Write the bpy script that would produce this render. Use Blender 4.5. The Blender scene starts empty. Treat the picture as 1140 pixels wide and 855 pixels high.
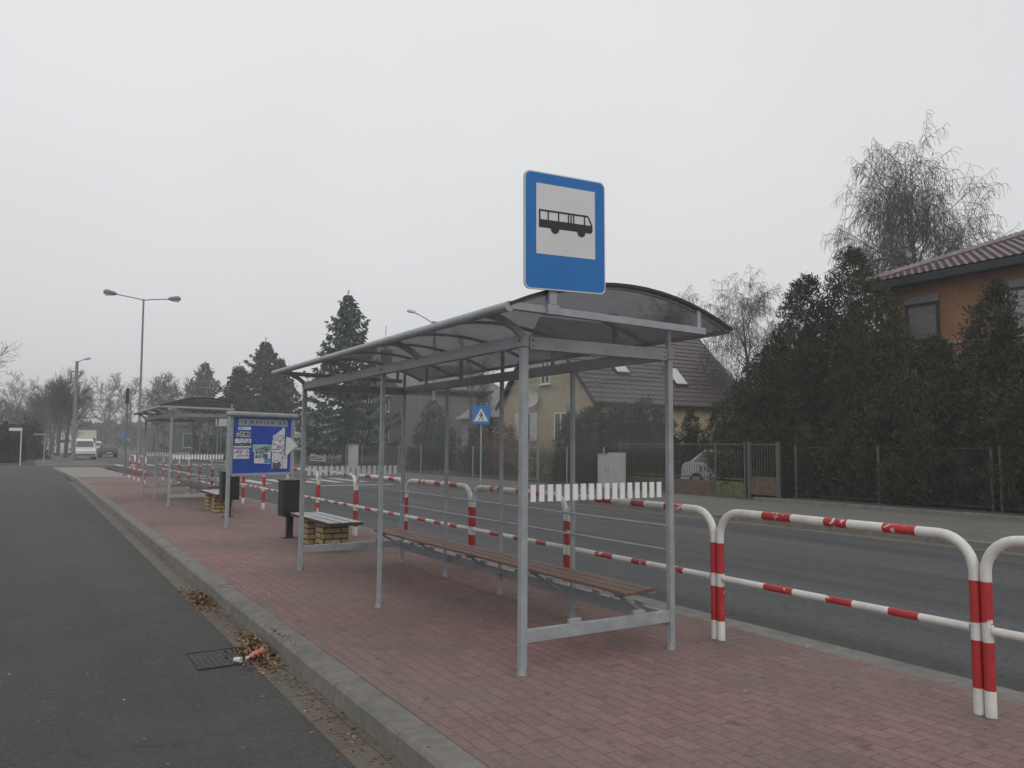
import bpy, math, random
from mathutils import Vector, Matrix
import mathutils.noise as mn
R=random.Random(7)
sc=bpy.context.scene
COL=sc.collection
PI=math.pi
# ------------------------------------------------------------------ materials
def nt(m):
    m.use_nodes=True; n=m.node_tree; n.nodes.clear(); return n
def N(t,typ,**k):
    n=t.nodes.new(typ)
    for a,b in k.items():
        if a=='I':
            for i,v in b.items(): n.inputs[i].default_value=v
        else: setattr(n,a,b)
    return n
def L(t,a,b): t.links.new(a,b)
def c4(c): return (c[0],c[1],c[2],1)
def sc3(c,k): return (c[0]*k,c[1]*k,c[2]*k)
def mat(name,col,rough=.7,var=.18,scale=6,bump=.0,bscale=40,metal=0,col2=None,dirt=0,dirtcol=(.06,.055,.05),dscale=1.5,island=0,spec=.4,obj=True,stretch=(1,1,1),sharp=(.35,.65)):
    m=bpy.data.materials.new(name); t=nt(m)
    out=N(t,'ShaderNodeOutputMaterial'); p=N(t,'ShaderNodeBsdfPrincipled',I={'Roughness':rough,'Metallic':metal,'Specular IOR Level':spec})
    L(t,p.outputs[0],out.inputs[0])
    tc=N(t,'ShaderNodeTexCoord'); mp=N(t,'ShaderNodeMapping',I={'Scale':stretch}); L(t,tc.outputs['Object'],mp.inputs[0])
    no=N(t,'ShaderNodeTexNoise',I={'Scale':scale,'Detail':8,'Roughness':.62}); L(t,mp.outputs[0],no.inputs['Vector'])
    cr=N(t,'ShaderNodeValToRGB'); L(t,no.outputs['Fac'],cr.inputs[0])
    a=sc3(col,1-var) if col2 is None else col; b=sc3(col,1+var) if col2 is None else col2
    cr.color_ramp.elements[0].position=sharp[0]; cr.color_ramp.elements[1].position=sharp[1]
    cr.color_ramp.elements[0].color=c4(a); cr.color_ramp.elements[1].color=c4(b)
    last=cr.outputs[0]
    if island:
        g=N(t,'ShaderNodeNewGeometry'); mr=N(t,'ShaderNodeMapRange',I={3:1-island,4:1+island}); L(t,g.outputs['Random Per Island'],mr.inputs[0])
        mx=N(t,'ShaderNodeMix',data_type='RGBA',blend_type='MULTIPLY',I={0:1.0}); L(t,last,mx.inputs[6]); L(t,mr.outputs[0],mx.inputs[7]); last=mx.outputs[2]
    if dirt:
        n2=N(t,'ShaderNodeTexNoise',I={'Scale':dscale,'Detail':10,'Roughness':.7}); L(t,tc.outputs['Object'],n2.inputs['Vector'])
        r2=N(t,'ShaderNodeMapRange',I={1:.45,2:.75,3:0,4:dirt}); L(t,n2.outputs['Fac'],r2.inputs[0])
        mx=N(t,'ShaderNodeMix',data_type='RGBA',I={7:c4(dirtcol)}); L(t,r2.outputs[0],mx.inputs[0]); L(t,last,mx.inputs[6]); last=mx.outputs[2]
    L(t,last,p.inputs['Base Color'])
    if bump:
        n3=N(t,'ShaderNodeTexNoise',I={'Scale':bscale,'Detail':6}); L(t,tc.outputs['Object'],n3.inputs['Vector'])
        b=N(t,'ShaderNodeBump',I={'Strength':bump,'Distance':.02}); L(t,n3.outputs['Fac'],b.inputs['Height']); L(t,b.outputs[0],p.inputs['Normal'])
    return m
def brickmat(name,c1,c2,mortar,bw,bh,rot=0,ms=.008,rough=.85,axis='xy',bump=.5,offset=.5,dirt=.35,dirtcol=(.07,.065,.06),varx=.25,dscale=.7,blotch=0):
    m=bpy.data.materials.new(name); t=nt(m)
    out=N(t,'ShaderNodeOutputMaterial'); p=N(t,'ShaderNodeBsdfPrincipled',I={'Roughness':rough,'Specular IOR Level':.3}); L(t,p.outputs[0],out.inputs[0])
    tc=N(t,'ShaderNodeTexCoord'); sp=N(t,'ShaderNodeSeparateXYZ'); L(t,tc.outputs['Object'],sp.inputs[0])
    cb=N(t,'ShaderNodeCombineXYZ')
    ax={'x':0,'y':1,'z':2}
    if axis=='side':  # horizontal x+y on walls, z up
        ad=N(t,'ShaderNodeMath',operation='ADD'); L(t,sp.outputs[0],ad.inputs[0]); L(t,sp.outputs[1],ad.inputs[1]); L(t,ad.outputs[0],cb.inputs[0]); L(t,sp.outputs[2],cb.inputs[1])
    else:
        L(t,sp.outputs[ax[axis[0]]],cb.inputs[0]); L(t,sp.outputs[ax[axis[1]]],cb.inputs[1])
    # slight wobble so that the joints are not ruler straight
    nw=N(t,'ShaderNodeTexNoise',I={'Scale':3.0,'Detail':2}); L(t,cb.outputs[0],nw.inputs['Vector'])
    vs=N(t,'ShaderNodeVectorMath',operation='SCALE',I={3:.012}); L(t,nw.outputs['Color'],vs.inputs[0])
    va=N(t,'ShaderNodeVectorMath',operation='ADD'); L(t,cb.outputs[0],va.inputs[0]); L(t,vs.outputs[0],va.inputs[1])
    br=N(t,'ShaderNodeTexBrick',offset=offset,I={'Scale':1,'Mortar Size':ms,'Mortar Smooth':.4,'Bias':0,'Brick Width':bw,'Row Height':bh,'Color1':c4(c1),'Color2':c4(c2),'Mortar':c4(mortar)})
    L(t,va.outputs[0],br.inputs['Vector'])
    no=N(t,'ShaderNodeTexNoise',I={'Scale':dscale,'Detail':10,'Roughness':.68}); L(t,tc.outputs['Object'],no.inputs['Vector'])
    mr=N(t,'ShaderNodeMapRange',I={1:.4,2:.72,3:0,4:dirt}); L(t,no.outputs['Fac'],mr.inputs[0])
    mx=N(t,'ShaderNodeMix',data_type='RGBA',I={7:c4(dirtcol)}); L(t,mr.outputs[0],mx.inputs[0]); L(t,br.outputs['Color'],mx.inputs[6])
    n2=N(t,'ShaderNodeTexNoise',I={'Scale':28,'Detail':6,'Roughness':.7}); L(t,tc.outputs['Object'],n2.inputs['Vector'])
    m2=N(t,'ShaderNodeMapRange',I={1:.25,2:.75,3:1-varx,4:1+varx}); L(t,n2.outputs['Fac'],m2.inputs[0])
    mu=N(t,'ShaderNodeMix',data_type='RGBA',blend_type='MULTIPLY',I={0:1.0}); L(t,mx.outputs[2],mu.inputs[6]); L(t,m2.outputs[0],mu.inputs[7])
    lastc=mu.outputs[2]
    if blotch:
        for sc_,lo,hi,amt in ((.35,.42,.62,.22),(5.5,.60,.70,.30)):
            nb=N(t,'ShaderNodeTexNoise',I={'Scale':sc_,'Detail':5,'Roughness':.6,'Distortion':.4}); L(t,tc.outputs['Object'],nb.inputs['Vector'])
            rb=N(t,'ShaderNodeMapRange',I={1:lo,2:hi,3:1.0,4:1.0-amt}); L(t,nb.outputs['Fac'],rb.inputs[0])
            xb=N(t,'ShaderNodeMix',data_type='RGBA',blend_type='MULTIPLY',I={0:1.0}); L(t,lastc,xb.inputs[6]); L(t,rb.outputs[0],xb.inputs[7]); lastc=xb.outputs[2]
    L(t,lastc,p.inputs['Base Color'])
    ih=N(t,'ShaderNodeMath',operation='MULTIPLY_ADD',I={1:-1.0,2:1.0}); L(t,br.outputs['Fac'],ih.inputs[0])
    ad=N(t,'ShaderNodeMath',operation='MULTIPLY_ADD',I={1:.35}); L(t,n2.outputs['Fac'],ad.inputs[0]); L(t,ih.outputs[0],ad.inputs[2])
    b=N(t,'ShaderNodeBump',I={'Strength':bump,'Distance':.006}); L(t,ad.outputs[0],b.inputs['Height']); L(t,b.outputs[0],p.inputs['Normal'])
    return m
def glassmat(name,tint=(.86,.9,.9),fr=1.0,haze=.04,rough=.02):
    m=bpy.data.materials.new(name); t=nt(m)
    out=N(t,'ShaderNodeOutputMaterial'); tr=N(t,'ShaderNodeBsdfTransparent',I={0:c4(tint)}); gl=N(t,'ShaderNodeBsdfGlossy',I={'Roughness':rough,0:(.9,.9,.9,1)})
    df=N(t,'ShaderNodeBsdfDiffuse',I={0:(.45,.45,.45,1)})
    fz=N(t,'ShaderNodeFresnel',I={0:1.45}); mm=N(t,'ShaderNodeMath',operation='MULTIPLY',I={1:fr}); ge=N(t,'ShaderNodeNewGeometry'); iv=N(t,'ShaderNodeMath',operation='SUBTRACT',I={0:1.0}); L(t,ge.outputs['Backfacing'],iv.inputs[1]); m9=N(t,'ShaderNodeMath',operation='MULTIPLY'); L(t,fz.outputs[0],m9.inputs[0]); L(t,iv.outputs[0],m9.inputs[1]); L(t,m9.outputs[0],mm.inputs[0])
    tc=N(t,'ShaderNodeTexCoord'); no=N(t,'ShaderNodeTexNoise',I={'Scale':2.5,'Detail':8,'Roughness':.7}); L(t,tc.outputs['Object'],no.inputs['Vector'])
    mr=N(t,'ShaderNodeMapRange',I={1:.35,2:.8,3:haze*.3,4:haze*2}); L(t,no.outputs['Fac'],mr.inputs[0])
    m0=N(t,'ShaderNodeMixShader'); L(t,mr.outputs[0],m0.inputs[0]); L(t,tr.outputs[0],m0.inputs[1]); L(t,df.outputs[0],m0.inputs[2])
    m1=N(t,'ShaderNodeMixShader'); L(t,mm.outputs[0],m1.inputs[0]); L(t,m0.outputs[0],m1.inputs[1]); L(t,gl.outputs[0],m1.inputs[2]); L(t,m1.outputs[0],out.inputs[0])
    return m
def polymat(name,col=(.16,.155,.165),trans=.22):
    m=bpy.data.materials.new(name); t=nt(m)
    out=N(t,'ShaderNodeOutputMaterial'); tr=N(t,'ShaderNodeBsdfTransparent',I={0:(.62,.6,.62,1)})
    df=N(t,'ShaderNodeBsdfPrincipled',I={'Roughness':.35}); tl=N(t,'ShaderNodeBsdfTranslucent')
    tc=N(t,'ShaderNodeTexCoord'); no=N(t,'ShaderNodeTexNoise',I={'Scale':3,'Detail':9,'Roughness':.7}); L(t,tc.outputs['Object'],no.inputs['Vector'])
    cr=N(t,'ShaderNodeValToRGB'); L(t,no.outputs['Fac'],cr.inputs[0]); cr.color_ramp.elements[0].position=.35; cr.color_ramp.elements[1].position=.7
    cr.color_ramp.elements[0].color=c4(sc3(col,.75)); cr.color_ramp.elements[1].color=c4(sc3(col,1.2))
    L(t,cr.outputs[0],df.inputs['Base Color']); L(t,cr.outputs[0],tl.inputs[0])
    a=N(t,'ShaderNodeMixShader',I={0:.35}); L(t,df.outputs[0],a.inputs[1]); L(t,tl.outputs[0],a.inputs[2])
    b=N(t,'ShaderNodeMixShader',I={0:trans}); L(t,a.outputs[0],b.inputs[1]); L(t,tr.outputs[0],b.inputs[2]); L(t,b.outputs[0],out.inputs[0])
    return m
def leafmat(name,a,b,isl=.35,scale=1.2):
    m=mat(name,a,rough=.75,col2=b,scale=scale,island=isl,spec=.15,sharp=(.38,.62)); return m
M={}
M['steel']=mat('painted_steel',(.30,.325,.345),.42,var=.08,scale=7,dirt=.6,dirtcol=(.16,.145,.13),dscale=3.2,bump=.05,bscale=60,spec=.5)
M['steel_d']=mat('galvanised_bolt',(.3,.3,.3),.5,metal=.4,dirt=.5)
M['glass']=glassmat('clear_pane',(.955,.965,.963),.6,.008)
M['film']=mat('white_film',(.72,.73,.73),.6,var=.05,dirt=.2,dirtcol=(.4,.4,.4))
M['poly']=polymat('smoked_polycarbonate',(.14,.132,.14),.16)
M['benchwood']=mat('stained_bench_wood',(.165,.085,.062),.55,var=.3,scale=5,stretch=(12,1,12),bump=.2,bscale=30,dirt=.3,dirtcol=(.1,.07,.06))
M['blue']=mat('sign_blue',(.010,.145,.43),.4,var=.05,scale=2)
M['signwhite']=mat('sign_white',(.62,.62,.62),.4,var=.04,scale=3)
M['signgrey']=mat('sign_back_grey',(.3,.31,.32),.5,var=.06)
M['black']=mat('pictogram_black',(.018,.02,.028),.5,var=.05)
M['paintw']=mat('chipped_white_paint',(.66,.66,.63),.38,var=.05,scale=5,dirt=.5,dirtcol=(.3,.28,.25),dscale=7,bump=.08,bscale=30,spec=.5)
# red paint worn to white
def redmat(name,wear):
    m=mat(name,(.42,.028,.03),.42,var=.12,scale=8,dirt=.3,dirtcol=(.2,.02,.02),dscale=9,bump=.1,bscale=25,spec=.5)
    t=m.node_tree; p=[n for n in t.nodes if n.type=='BSDF_PRINCIPLED'][0]; src=p.inputs['Base Color'].links[0].from_socket
    tc=[n for n in t.nodes if n.type=='TEX_COORD'][0]
    n=N(t,'ShaderNodeTexNoise',I={'Scale':7.0,'Detail':9,'Roughness':.62,'Distortion':.6}); oi=N(t,'ShaderNodeObjectInfo'); va=N(t,'ShaderNodeVectorMath',operation='ADD'); L(t,tc.outputs['Object'],va.inputs[0]); L(t,oi.outputs['Location'],va.inputs[1]); L(t,va.outputs[0],n.inputs['Vector'])
    r=N(t,'ShaderNodeMapRange',I={1:wear,2:wear+.012,3:0,4:1}); L(t,n.outputs['Fac'],r.inputs[0])
    mx=N(t,'ShaderNodeMix',data_type='RGBA',I={7:(.62,.6,.57,1)}); L(t,r.outputs[0],mx.inputs[0]); L(t,src,mx.inputs[6]); L(t,mx.outputs[2],p.inputs['Base Color'])
    return m
M['paintr']=redmat('worn_red_paint',.62); M['paintrw']=redmat('flaking_red_paint',.555)
M['concrete']=mat('kerb_concrete',(.185,.175,.158),.9,var=.16,scale=9,bump=.35,bscale=60,dirt=.75,dirtcol=(.095,.09,.078),dscale=1.6)
M['asphalt']=mat('weathered_asphalt',(.061,.06,.0585),.86,var=.2,scale=32,bump=.4,bscale=95,dirt=.75,dirtcol=(.083,.08,.074),dscale=1.1,spec=.3)
M['asphalt2']=mat('road_asphalt',(.066,.067,.069),.8,var=.22,scale=26,bump=.5,bscale=90,dirt=.45,dirtcol=(.085,.083,.08),dscale=.35,spec=.35,stretch=(1,1,1))
M['paver']=brickmat('red_pavers',(.258,.152,.146),(.208,.122,.115),(.13,.10,.088),.2,.1,axis='yx',ms=.006,dirt=.85,dirtcol=(.165,.15,.12),varx=.22,blotch=1)
M['gutter']=brickmat('gutter_flags',(.15,.13,.108),(.13,.113,.095),(.085,.07,.055),.5,.24,axis='yx',ms=.008,dirt=.85,dirtcol=(.095,.078,.056))
M['slab']=brickmat('grey_pavers',(.27,.265,.25),(.23,.225,.21),(.12,.115,.11),.4,.4,axis='yx',ms=.01,dirt=.3)
M['farwalk']=mat('gritty_pavement',(.125,.118,.108),.92,var=.25,scale=40,bump=.3,bscale=90,dirt=.6,dirtcol=(.075,.068,.058),dscale=.8)
M['roadpaint']=mat('road_paint',(.42,.42,.41),.7,var=.12,scale=20,dirt=.8,dirtcol=(.12,.12,.12),dscale=6)
M['grass']=mat('dull_grass',(.04,.045,.022),.95,var=.4,scale=20,bump=.6,bscale=60,dirt=.5,dirtcol=(.07,.06,.04))
M['earth']=mat('dark_earth',(.045,.04,.032),.95,var=.4,scale=8,bump=.5,bscale=30,dirt=.5,dirtcol=(.07,.065,.05))
M['yellowbrick']=brickmat('yellow_brick',(.42,.32,.155),(.33,.245,.115),(.05,.042,.035),.25,.082,axis='side',ms=.012,bump=1,dirt=.3,dirtcol=(.12,.09,.05))
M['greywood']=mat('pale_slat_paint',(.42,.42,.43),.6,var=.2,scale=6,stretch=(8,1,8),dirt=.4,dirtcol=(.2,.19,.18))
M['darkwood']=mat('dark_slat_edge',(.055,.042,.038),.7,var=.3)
M['bin']=mat('bin_black',(.016,.017,.02),.5,var=.2,dirt=.3,dirtcol=(.04,.04,.04))
M['boardblue']=mat('board_blue',(.02,.062,.34),.55,var=.12,scale=4,dirt=.2,dirtcol=(.05,.08,.3),dscale=8)
M['paper']=mat('paper',(.56,.57,.57),.8,var=.08,scale=12)
M['paperg']=mat('grey_header_strip',(.26,.29,.31),.7,var=.2,scale=20)
M['paper2']=mat('tinted_paper',(.35,.5,.46),.8,var=.2,scale=20)
M['ink']=mat('print_ink',(.09,.1,.15),.8,var=.3,scale=30)
M['ink2']=mat('print_teal',(.06,.2,.3),.8,var=.3)
M['wallyellow']=mat('ochre_render',(.38,.31,.215),.9,var=.1,scale=2,bump=.15,bscale=50,dirt=.35,dirtcol=(.24,.19,.12),dscale=.8)
M['wallgrey']=mat('grey_render',(.13,.125,.115),.9,var=.15,scale=2,dirt=.4)
M['wallpale']=mat('pale_render',(.3,.3,.29),.9,var=.12,scale=2,dirt=.35,dirtcol=(.2,.2,.19))
M['wallorange']=brickmat('hollow_orange_block',(.345,.17,.088),(.29,.135,.068),(.17,.12,.09),.37,.24,axis='side',ms=.008,dirt=.35,dirtcol=(.16,.08,.05),varx=.15)
M['lintel']=mat('lintel_grey',(.22,.215,.21),.85,var=.1)
M['sill']=mat('raw_sill_band',(.42,.35,.24),.8,var=.15)
M['frame_w']=mat('white_window_frame',(.6,.6,.58),.45,var=.05)
M['frame_d']=mat('dark_window_frame',(.035,.028,.026),.5,var=.1)
def paneglass(name,c):
    m=mat(name,c,.08,var=.25,scale=.8,spec=.9); return m
M['pane']=paneglass('window_pane',(.045,.05,.055)); M['panel_l']=paneglass('sky_reflection_pane',(.2,.21,.22))  # second pane is a lighter copy, sky reflection put into its colour
M['shutter']=mat('closed_white_shutter',(.52,.52,.5),.6,var=.06)
M['eave']=mat('dark_eave_board',(.022,.022,.028),.7,var=.2)
M['tile']=mat('brown_roof_tile',(.068,.048,.051),.42,var=.18,scale=4,dirt=.3,dirtcol=(.07,.055,.05),dscale=1.2,spec=.5)
M['tiler']=mat('red_brown_glazed_tile',(.12,.08,.08),.36,var=.3,scale=3,dirt=.5,dirtcol=(.09,.06,.055),spec=.6)
M['bark']=mat('grey_bark',(.085,.078,.07),.9,var=.35,scale=8,stretch=(1,1,.25),bump=.5,bscale=20)
M['birchbark']=mat('birch_bark',(.14,.135,.13),.85,var=.5,scale=5,stretch=(1,1,2.5),bump=.3,bscale=20)
M['twig']=mat('dark_twig',(.07,.06,.056),.9,var=.2)
M['twigr']=mat('reddish_twig',(.13,.07,.06),.9,var=.2)
M['thuja']=leafmat('thuja_leaf',(.028,.038,.022),(.056,.064,.036),.4)
M['thujab']=leafmat('thuja_brownish',(.040,.042,.026),(.072,.064,.038),.4)
M['spruce']=leafmat('spruce_needle',(.045,.06,.062),(.075,.092,.092),.3)
M['sprucef']=leafmat('far_spruce_needle',(.038,.05,.045),(.058,.07,.062),.3)
M['shrub']=leafmat('pale_dry_shrub',(.13,.125,.09),(.2,.19,.14),.3)
M['fence']=mat('old_fence_paint',(.10,.10,.09),.7,var=.25,dirt=.4,dirtcol=(.09,.06,.04),dscale=6)
M['fencegreen']=mat('dark_green_fence',(.03,.038,.03),.7,var=.3)
M['wire']=mat('fence_wire',(.12,.125,.12),.6,var=.1)
M['fpost']=mat('pale_fence_post',(.26,.26,.25),.8,var=.15)
M['basered']=mat('brown_base_panel',(.12,.085,.06),.9,var=.3,scale=8,dirt=.4,dirtcol=(.07,.06,.045))
M['basegreen']=mat('mossy_base_panel',(.12,.125,.06),.9,var=.3,scale=8,dirt=.4,dirtcol=(.07,.065,.04))
M['cabinet']=mat('cabinet_grey',(.44,.44,.42),.7,var=.08,dirt=.3,dirtcol=(.25,.24,.22))
M['lamp']=mat('lamp_grey',(.16,.17,.18),.5,var=.1,metal=.2); M['lens']=mat('lamp_lens_and_sky_reflection',(.5,.51,.52),.3,var=.05)  # lens tone also serves as painted sky reflection on the skylight panes
M['pole']=mat('concrete_pole',(.2,.195,.185),.9,var=.15,scale=6)
M['rubber']=mat('tyre_rubber',(.015,.015,.016),.85,var=.2); M['rim']=mat('wheel_rim',(.3,.31,.32),.35,metal=.6)
M['carw']=mat('white_car_paint',(.62,.62,.61),.25,var=.04,spec=.7,dirt=.25,dirtcol=(.35,.34,.32)); M['card']=mat('dark_car_paint',(.022,.02,.024),.22,var=.1,spec=.7)
M['carg']=mat('dusty_silver_car_paint',(.33,.33,.33),.35,var=.1,spec=.6,dirt=.7,dirtcol=(.12,.12,.11),dscale=3)
M['cream']=mat('cream_box',(.52,.5,.4),.5,var=.05); M['tail']=mat('tail_lamp_red',(.35,.01,.01),.3); M['head']=mat('headlamp_glass',(.5,.5,.5),.1)
M['orange']=mat('orange_panel',(.5,.2,.05),.6)
M['leafd']=mat('dead_leaf',(.17,.105,.055),.9,var=.4,island=.75)
M['litter']=mat('pale_litter',(.38,.35,.3),.8,island=.4)
M['pink']=mat('pink_plastic',(.5,.17,.16),.3,var=.25,scale=30)
M['iron']=mat('cast_iron',(.046,.043,.038),.7,var=.3,bump=.3)
M['dish']=mat('dish_grey',(.36,.37,.35),.6,var=.06)
def wear(m,crack=.35,lane=0,speck=.5):
    t=m.node_tree; p=[n for n in t.nodes if n.type=='BSDF_PRINCIPLED'][0]; last=p.inputs['Base Color'].links[0].from_socket
    tc=[n for n in t.nodes if n.type=='TEX_COORD'][0]
    nd=N(t,'ShaderNodeTexNoise',I={'Scale':1.3,'Detail':6,'Roughness':.6}); L(t,tc.outputs['Object'],nd.inputs['Vector'])
    sv=N(t,'ShaderNodeVectorMath',operation='SCALE',I={3:1.1}); L(t,nd.outputs['Color'],sv.inputs[0]); av=N(t,'ShaderNodeVectorMath',operation='ADD'); L(t,tc.outputs['Object'],av.inputs[0]); L(t,sv.outputs[0],av.inputs[1])
    vo=N(t,'ShaderNodeTexVoronoi',feature='DISTANCE_TO_EDGE',I={'Scale':.33}); L(t,av.outputs[0],vo.inputs['Vector'])
    r=N(t,'ShaderNodeMapRange',I={1:.0,2:.006,3:1-crack,4:1.0}); L(t,vo.outputs[0],r.inputs[0])
    x=N(t,'ShaderNodeMix',data_type='RGBA',blend_type='MULTIPLY',I={0:1.0}); L(t,last,x.inputs[6]); L(t,r.outputs[0],x.inputs[7]); last=x.outputs[2]
    v2=N(t,'ShaderNodeTexVoronoi',I={'Scale':38.0}); L(t,tc.outputs['Object'],v2.inputs['Vector'])
    sp=N(t,'ShaderNodeSeparateColor'); L(t,v2.outputs['Color'],sp.inputs[0])
    r2=N(t,'ShaderNodeMapRange',I={1:.0,2:1.0,3:1-speck*.5,4:1+speck*.5}); L(t,sp.outputs[0],r2.inputs[0])
    x=N(t,'ShaderNodeMix',data_type='RGBA',blend_type='MULTIPLY',I={0:1.0}); L(t,last,x.inputs[6]); L(t,r2.outputs[0],x.inputs[7]); last=x.outputs[2]
    mp=N(t,'ShaderNodeMapping',I={'Scale':(1.1,.05,1)}); L(t,tc.outputs['Object'],mp.inputs[0])
    n3=N(t,'ShaderNodeTexNoise',I={'Scale':1.0,'Detail':4}); L(t,mp.outputs[0],n3.inputs['Vector'])
    r3=N(t,'ShaderNodeMapRange',I={1:.35,2:.65,3:1-lane,4:1+lane}); L(t,n3.outputs['Fac'],r3.inputs[0])
    x=N(t,'ShaderNodeMix',data_type='RGBA',blend_type='MULTIPLY',I={0:1.0}); L(t,last,x.inputs[6]); L(t,r3.outputs[0],x.inputs[7]); last=x.outputs[2]
    L(t,last,p.inputs['Base Color'])
wear(M['asphalt'],.35,.10,.16); wear(M['asphalt2'],.3,.26,.3); wear(M['farwalk'],.3,.08,.4)
# ------------------------------------------------------------------ mesh building
OFF={}
class B:
    def __init__(s): s.v=[]; s.f=[]; s.m=[]
    def face(s,pts,m=0):
        i=len(s.v); s.v+= [tuple(p) for p in pts]; s.f.append(tuple(range(i,i+len(pts)))); s.m.append(m)
    def box(s,x0,x1,y0,y1,z0,z1,m=0,T=None):
        i=len(s.v); P=[(x0,y0,z0),(x1,y0,z0),(x1,y1,z0),(x0,y1,z0),(x0,y0,z1),(x1,y0,z1),(x1,y1,z1),(x0,y1,z1)]
        if T is not None: P=[tuple(T@Vector(p)) for p in P]
        s.v+=P
        for f in ((0,3,2,1),(4,5,6,7),(0,1,5,4),(1,2,6,5),(2,3,7,6),(3,0,4,7)): s.f.append(tuple(i+k for k in f)); s.m.append(m)
        return s
    def bar(s,p,q,w,h,m=0,up=(0,0,1)):
        p=Vector(p);q=Vector(q);d=(q-p); l=d.length; d.normalize(); u=Vector(up)
        if abs(d.dot(u))>.98: u=Vector((0,1,0))
        r=d.cross(u).normalized(); u=r.cross(d)
        T=Matrix((( r.x,d.x,u.x,p.x),(r.y,d.y,u.y,p.y),(r.z,d.z,u.z,p.z),(0,0,0,1)))
        return s.box(-w/2,w/2,0,l,-h/2,h/2,m,T)
    def tube(s,path,rad,n=8,m=0,cap=True,ms=None,taper=None):
        path=[Vector(p) for p in path]; k=len(path); rs=rad if isinstance(rad,(list,tuple)) else [rad]*k
        ref=None; base=len(s.v)
        for i,p in enumerate(path):
            d=(path[min(i+1,k-1)]-path[max(i-1,0)])
            if d.length<1e-9: d=Vector((0,0,1))
            d.normalize()
            if ref is None: ref=Vector((0,0,1)) if abs(d.z)<.9 else Vector((1,0,0)); ref=(ref-d*ref.dot(d)).normalized()
            else:
                ref=ref-d*ref.dot(d)
                if ref.length<1e-6: ref=d.orthogonal()
                ref.normalize()
            b=d.cross(ref)
            for j in range(n):
                a=2*PI*j/n; q=p+(ref*math.cos(a)+b*math.sin(a))*rs[i]; s.v.append((q.x,q.y,q.z))
        for i in range(k-1):
            for j in range(n):
                a=base+i*n+j; c=base+i*n+(j+1)%n; s.f.append((a,c,c+n,a+n)); s.m.append(ms[i] if ms else m)
        if cap and n>3:
            s.f.append(tuple(base+j for j in reversed(range(n)))); s.m.append(ms[0] if ms else m)
            s.f.append(tuple(base+(k-1)*n+j for j in range(n))); s.m.append(ms[-1] if ms else m)
        return s
    def prism(s,poly,fn,t0,t1,m=0):
        # poly 2D list, fn(u,v,t)->xyz
        i=len(s.v); n=len(poly)
        for t in (t0,t1):
            for (u,v) in poly: s.v.append(tuple(fn(u,v,t)))
        s.f.append(tuple(i+k for k in range(n))); s.m.append(m)
        s.f.append(tuple(i+n+k for k in reversed(range(n)))); s.m.append(m)
        for k in range(n):
            a=i+k;b=i+(k+1)%n; s.f.append((a,a+n,b+n,b)); s.m.append(m)
        return s
    def build(s,name,mats,parent=None,smooth=False,bev=0,off=None):
        if not isinstance(mats,(list,tuple)): mats=[mats]
        o3=Vector(off) if off is not None else (OFF.get(parent.name,Vector((0,0,0))) if parent else Vector((0,0,0)))
        me=bpy.data.meshes.new(name); me.from_pydata([(a-o3.x,b-o3.y,c-o3.z) for a,b,c in s.v],[],s.f)
        for m in mats: me.materials.append(m)
        me.polygons.foreach_set('material_index',s.m)
        if smooth: me.polygons.foreach_set('use_smooth',[True]*len(s.f))
        me.update()
        o=bpy.data.objects.new(name,me); COL.objects.link(o)
        if parent: o.parent=parent; OFF[o.name]=o3
        elif off is not None: o.location=o3; OFF[o.name]=o3
        if smooth and bev==0:
            try: me.set_sharp_from_angle(angle=math.radians(40))
            except Exception: pass
        if bev:
            b=o.modifiers.new('bevel','BEVEL'); b.width=bev; b.segments=2; b.limit_method='ANGLE'; b.angle_limit=math.radians(40)
        return o
def tag(o,label=None,cat=None,group=None,kind=None):
    if label: o['label']=label
    if cat: o['category']=cat
    if group: o['group']=group
    if kind: o['kind']=kind
    return o
def thing(name,label,cat,loc=(0,0,0),group=None):
    o=bpy.data.objects.new(name,None); COL.objects.link(o); o.location=loc; OFF[o.name]=Vector(loc); o.empty_display_size=.2
    return tag(o,label,cat,group)
def struct(name,b,m,**k): return tag(b.build(name,m,**k),kind='structure')
CH={}
def copy_tree(o,loc=None,rz=None,scale=None,label=None,group=None,parent=None):
    c=o.copy(); COL.objects.link(c)
    if parent: c.parent=parent
    if loc is not None: c.location=loc
    if rz is not None: c.rotation_euler=(0,0,rz)
    if scale is not None: c.scale=scale if isinstance(scale,(tuple,list)) else (scale,)*3
    if label: c['label']=label
    if group: c['group']=group
    for ch in [x for x in bpy.data.objects if x.parent==o]: copy_tree(ch,parent=c)
    return c
# ------------------------------------------------------------------ camera
cam=bpy.data.cameras.new('camera'); co=bpy.data.objects.new('camera',cam); COL.objects.link(co); sc.camera=co
cam.sensor_width=36; cam.lens=874.4/1140*36; cam.clip_end=3000; cam.clip_start=.05
yaw,pit,rol=.5483,.0787,.0067
fw=Vector((math.sin(yaw)*math.cos(pit),math.cos(yaw)*math.cos(pit),math.sin(pit)))
r0=Vector((math.cos(yaw),-math.sin(yaw),0)); u0=r0.cross(fw)
rr=math.cos(rol)*r0+math.sin(rol)*u0; uu=-math.sin(rol)*r0+math.cos(rol)*u0
co.matrix_world=Matrix(((rr.x,uu.x,-fw.x,0),(rr.y,uu.y,-fw.y,0),(rr.z,uu.z,-fw.z,1.52),(0,0,0,1)))
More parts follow.
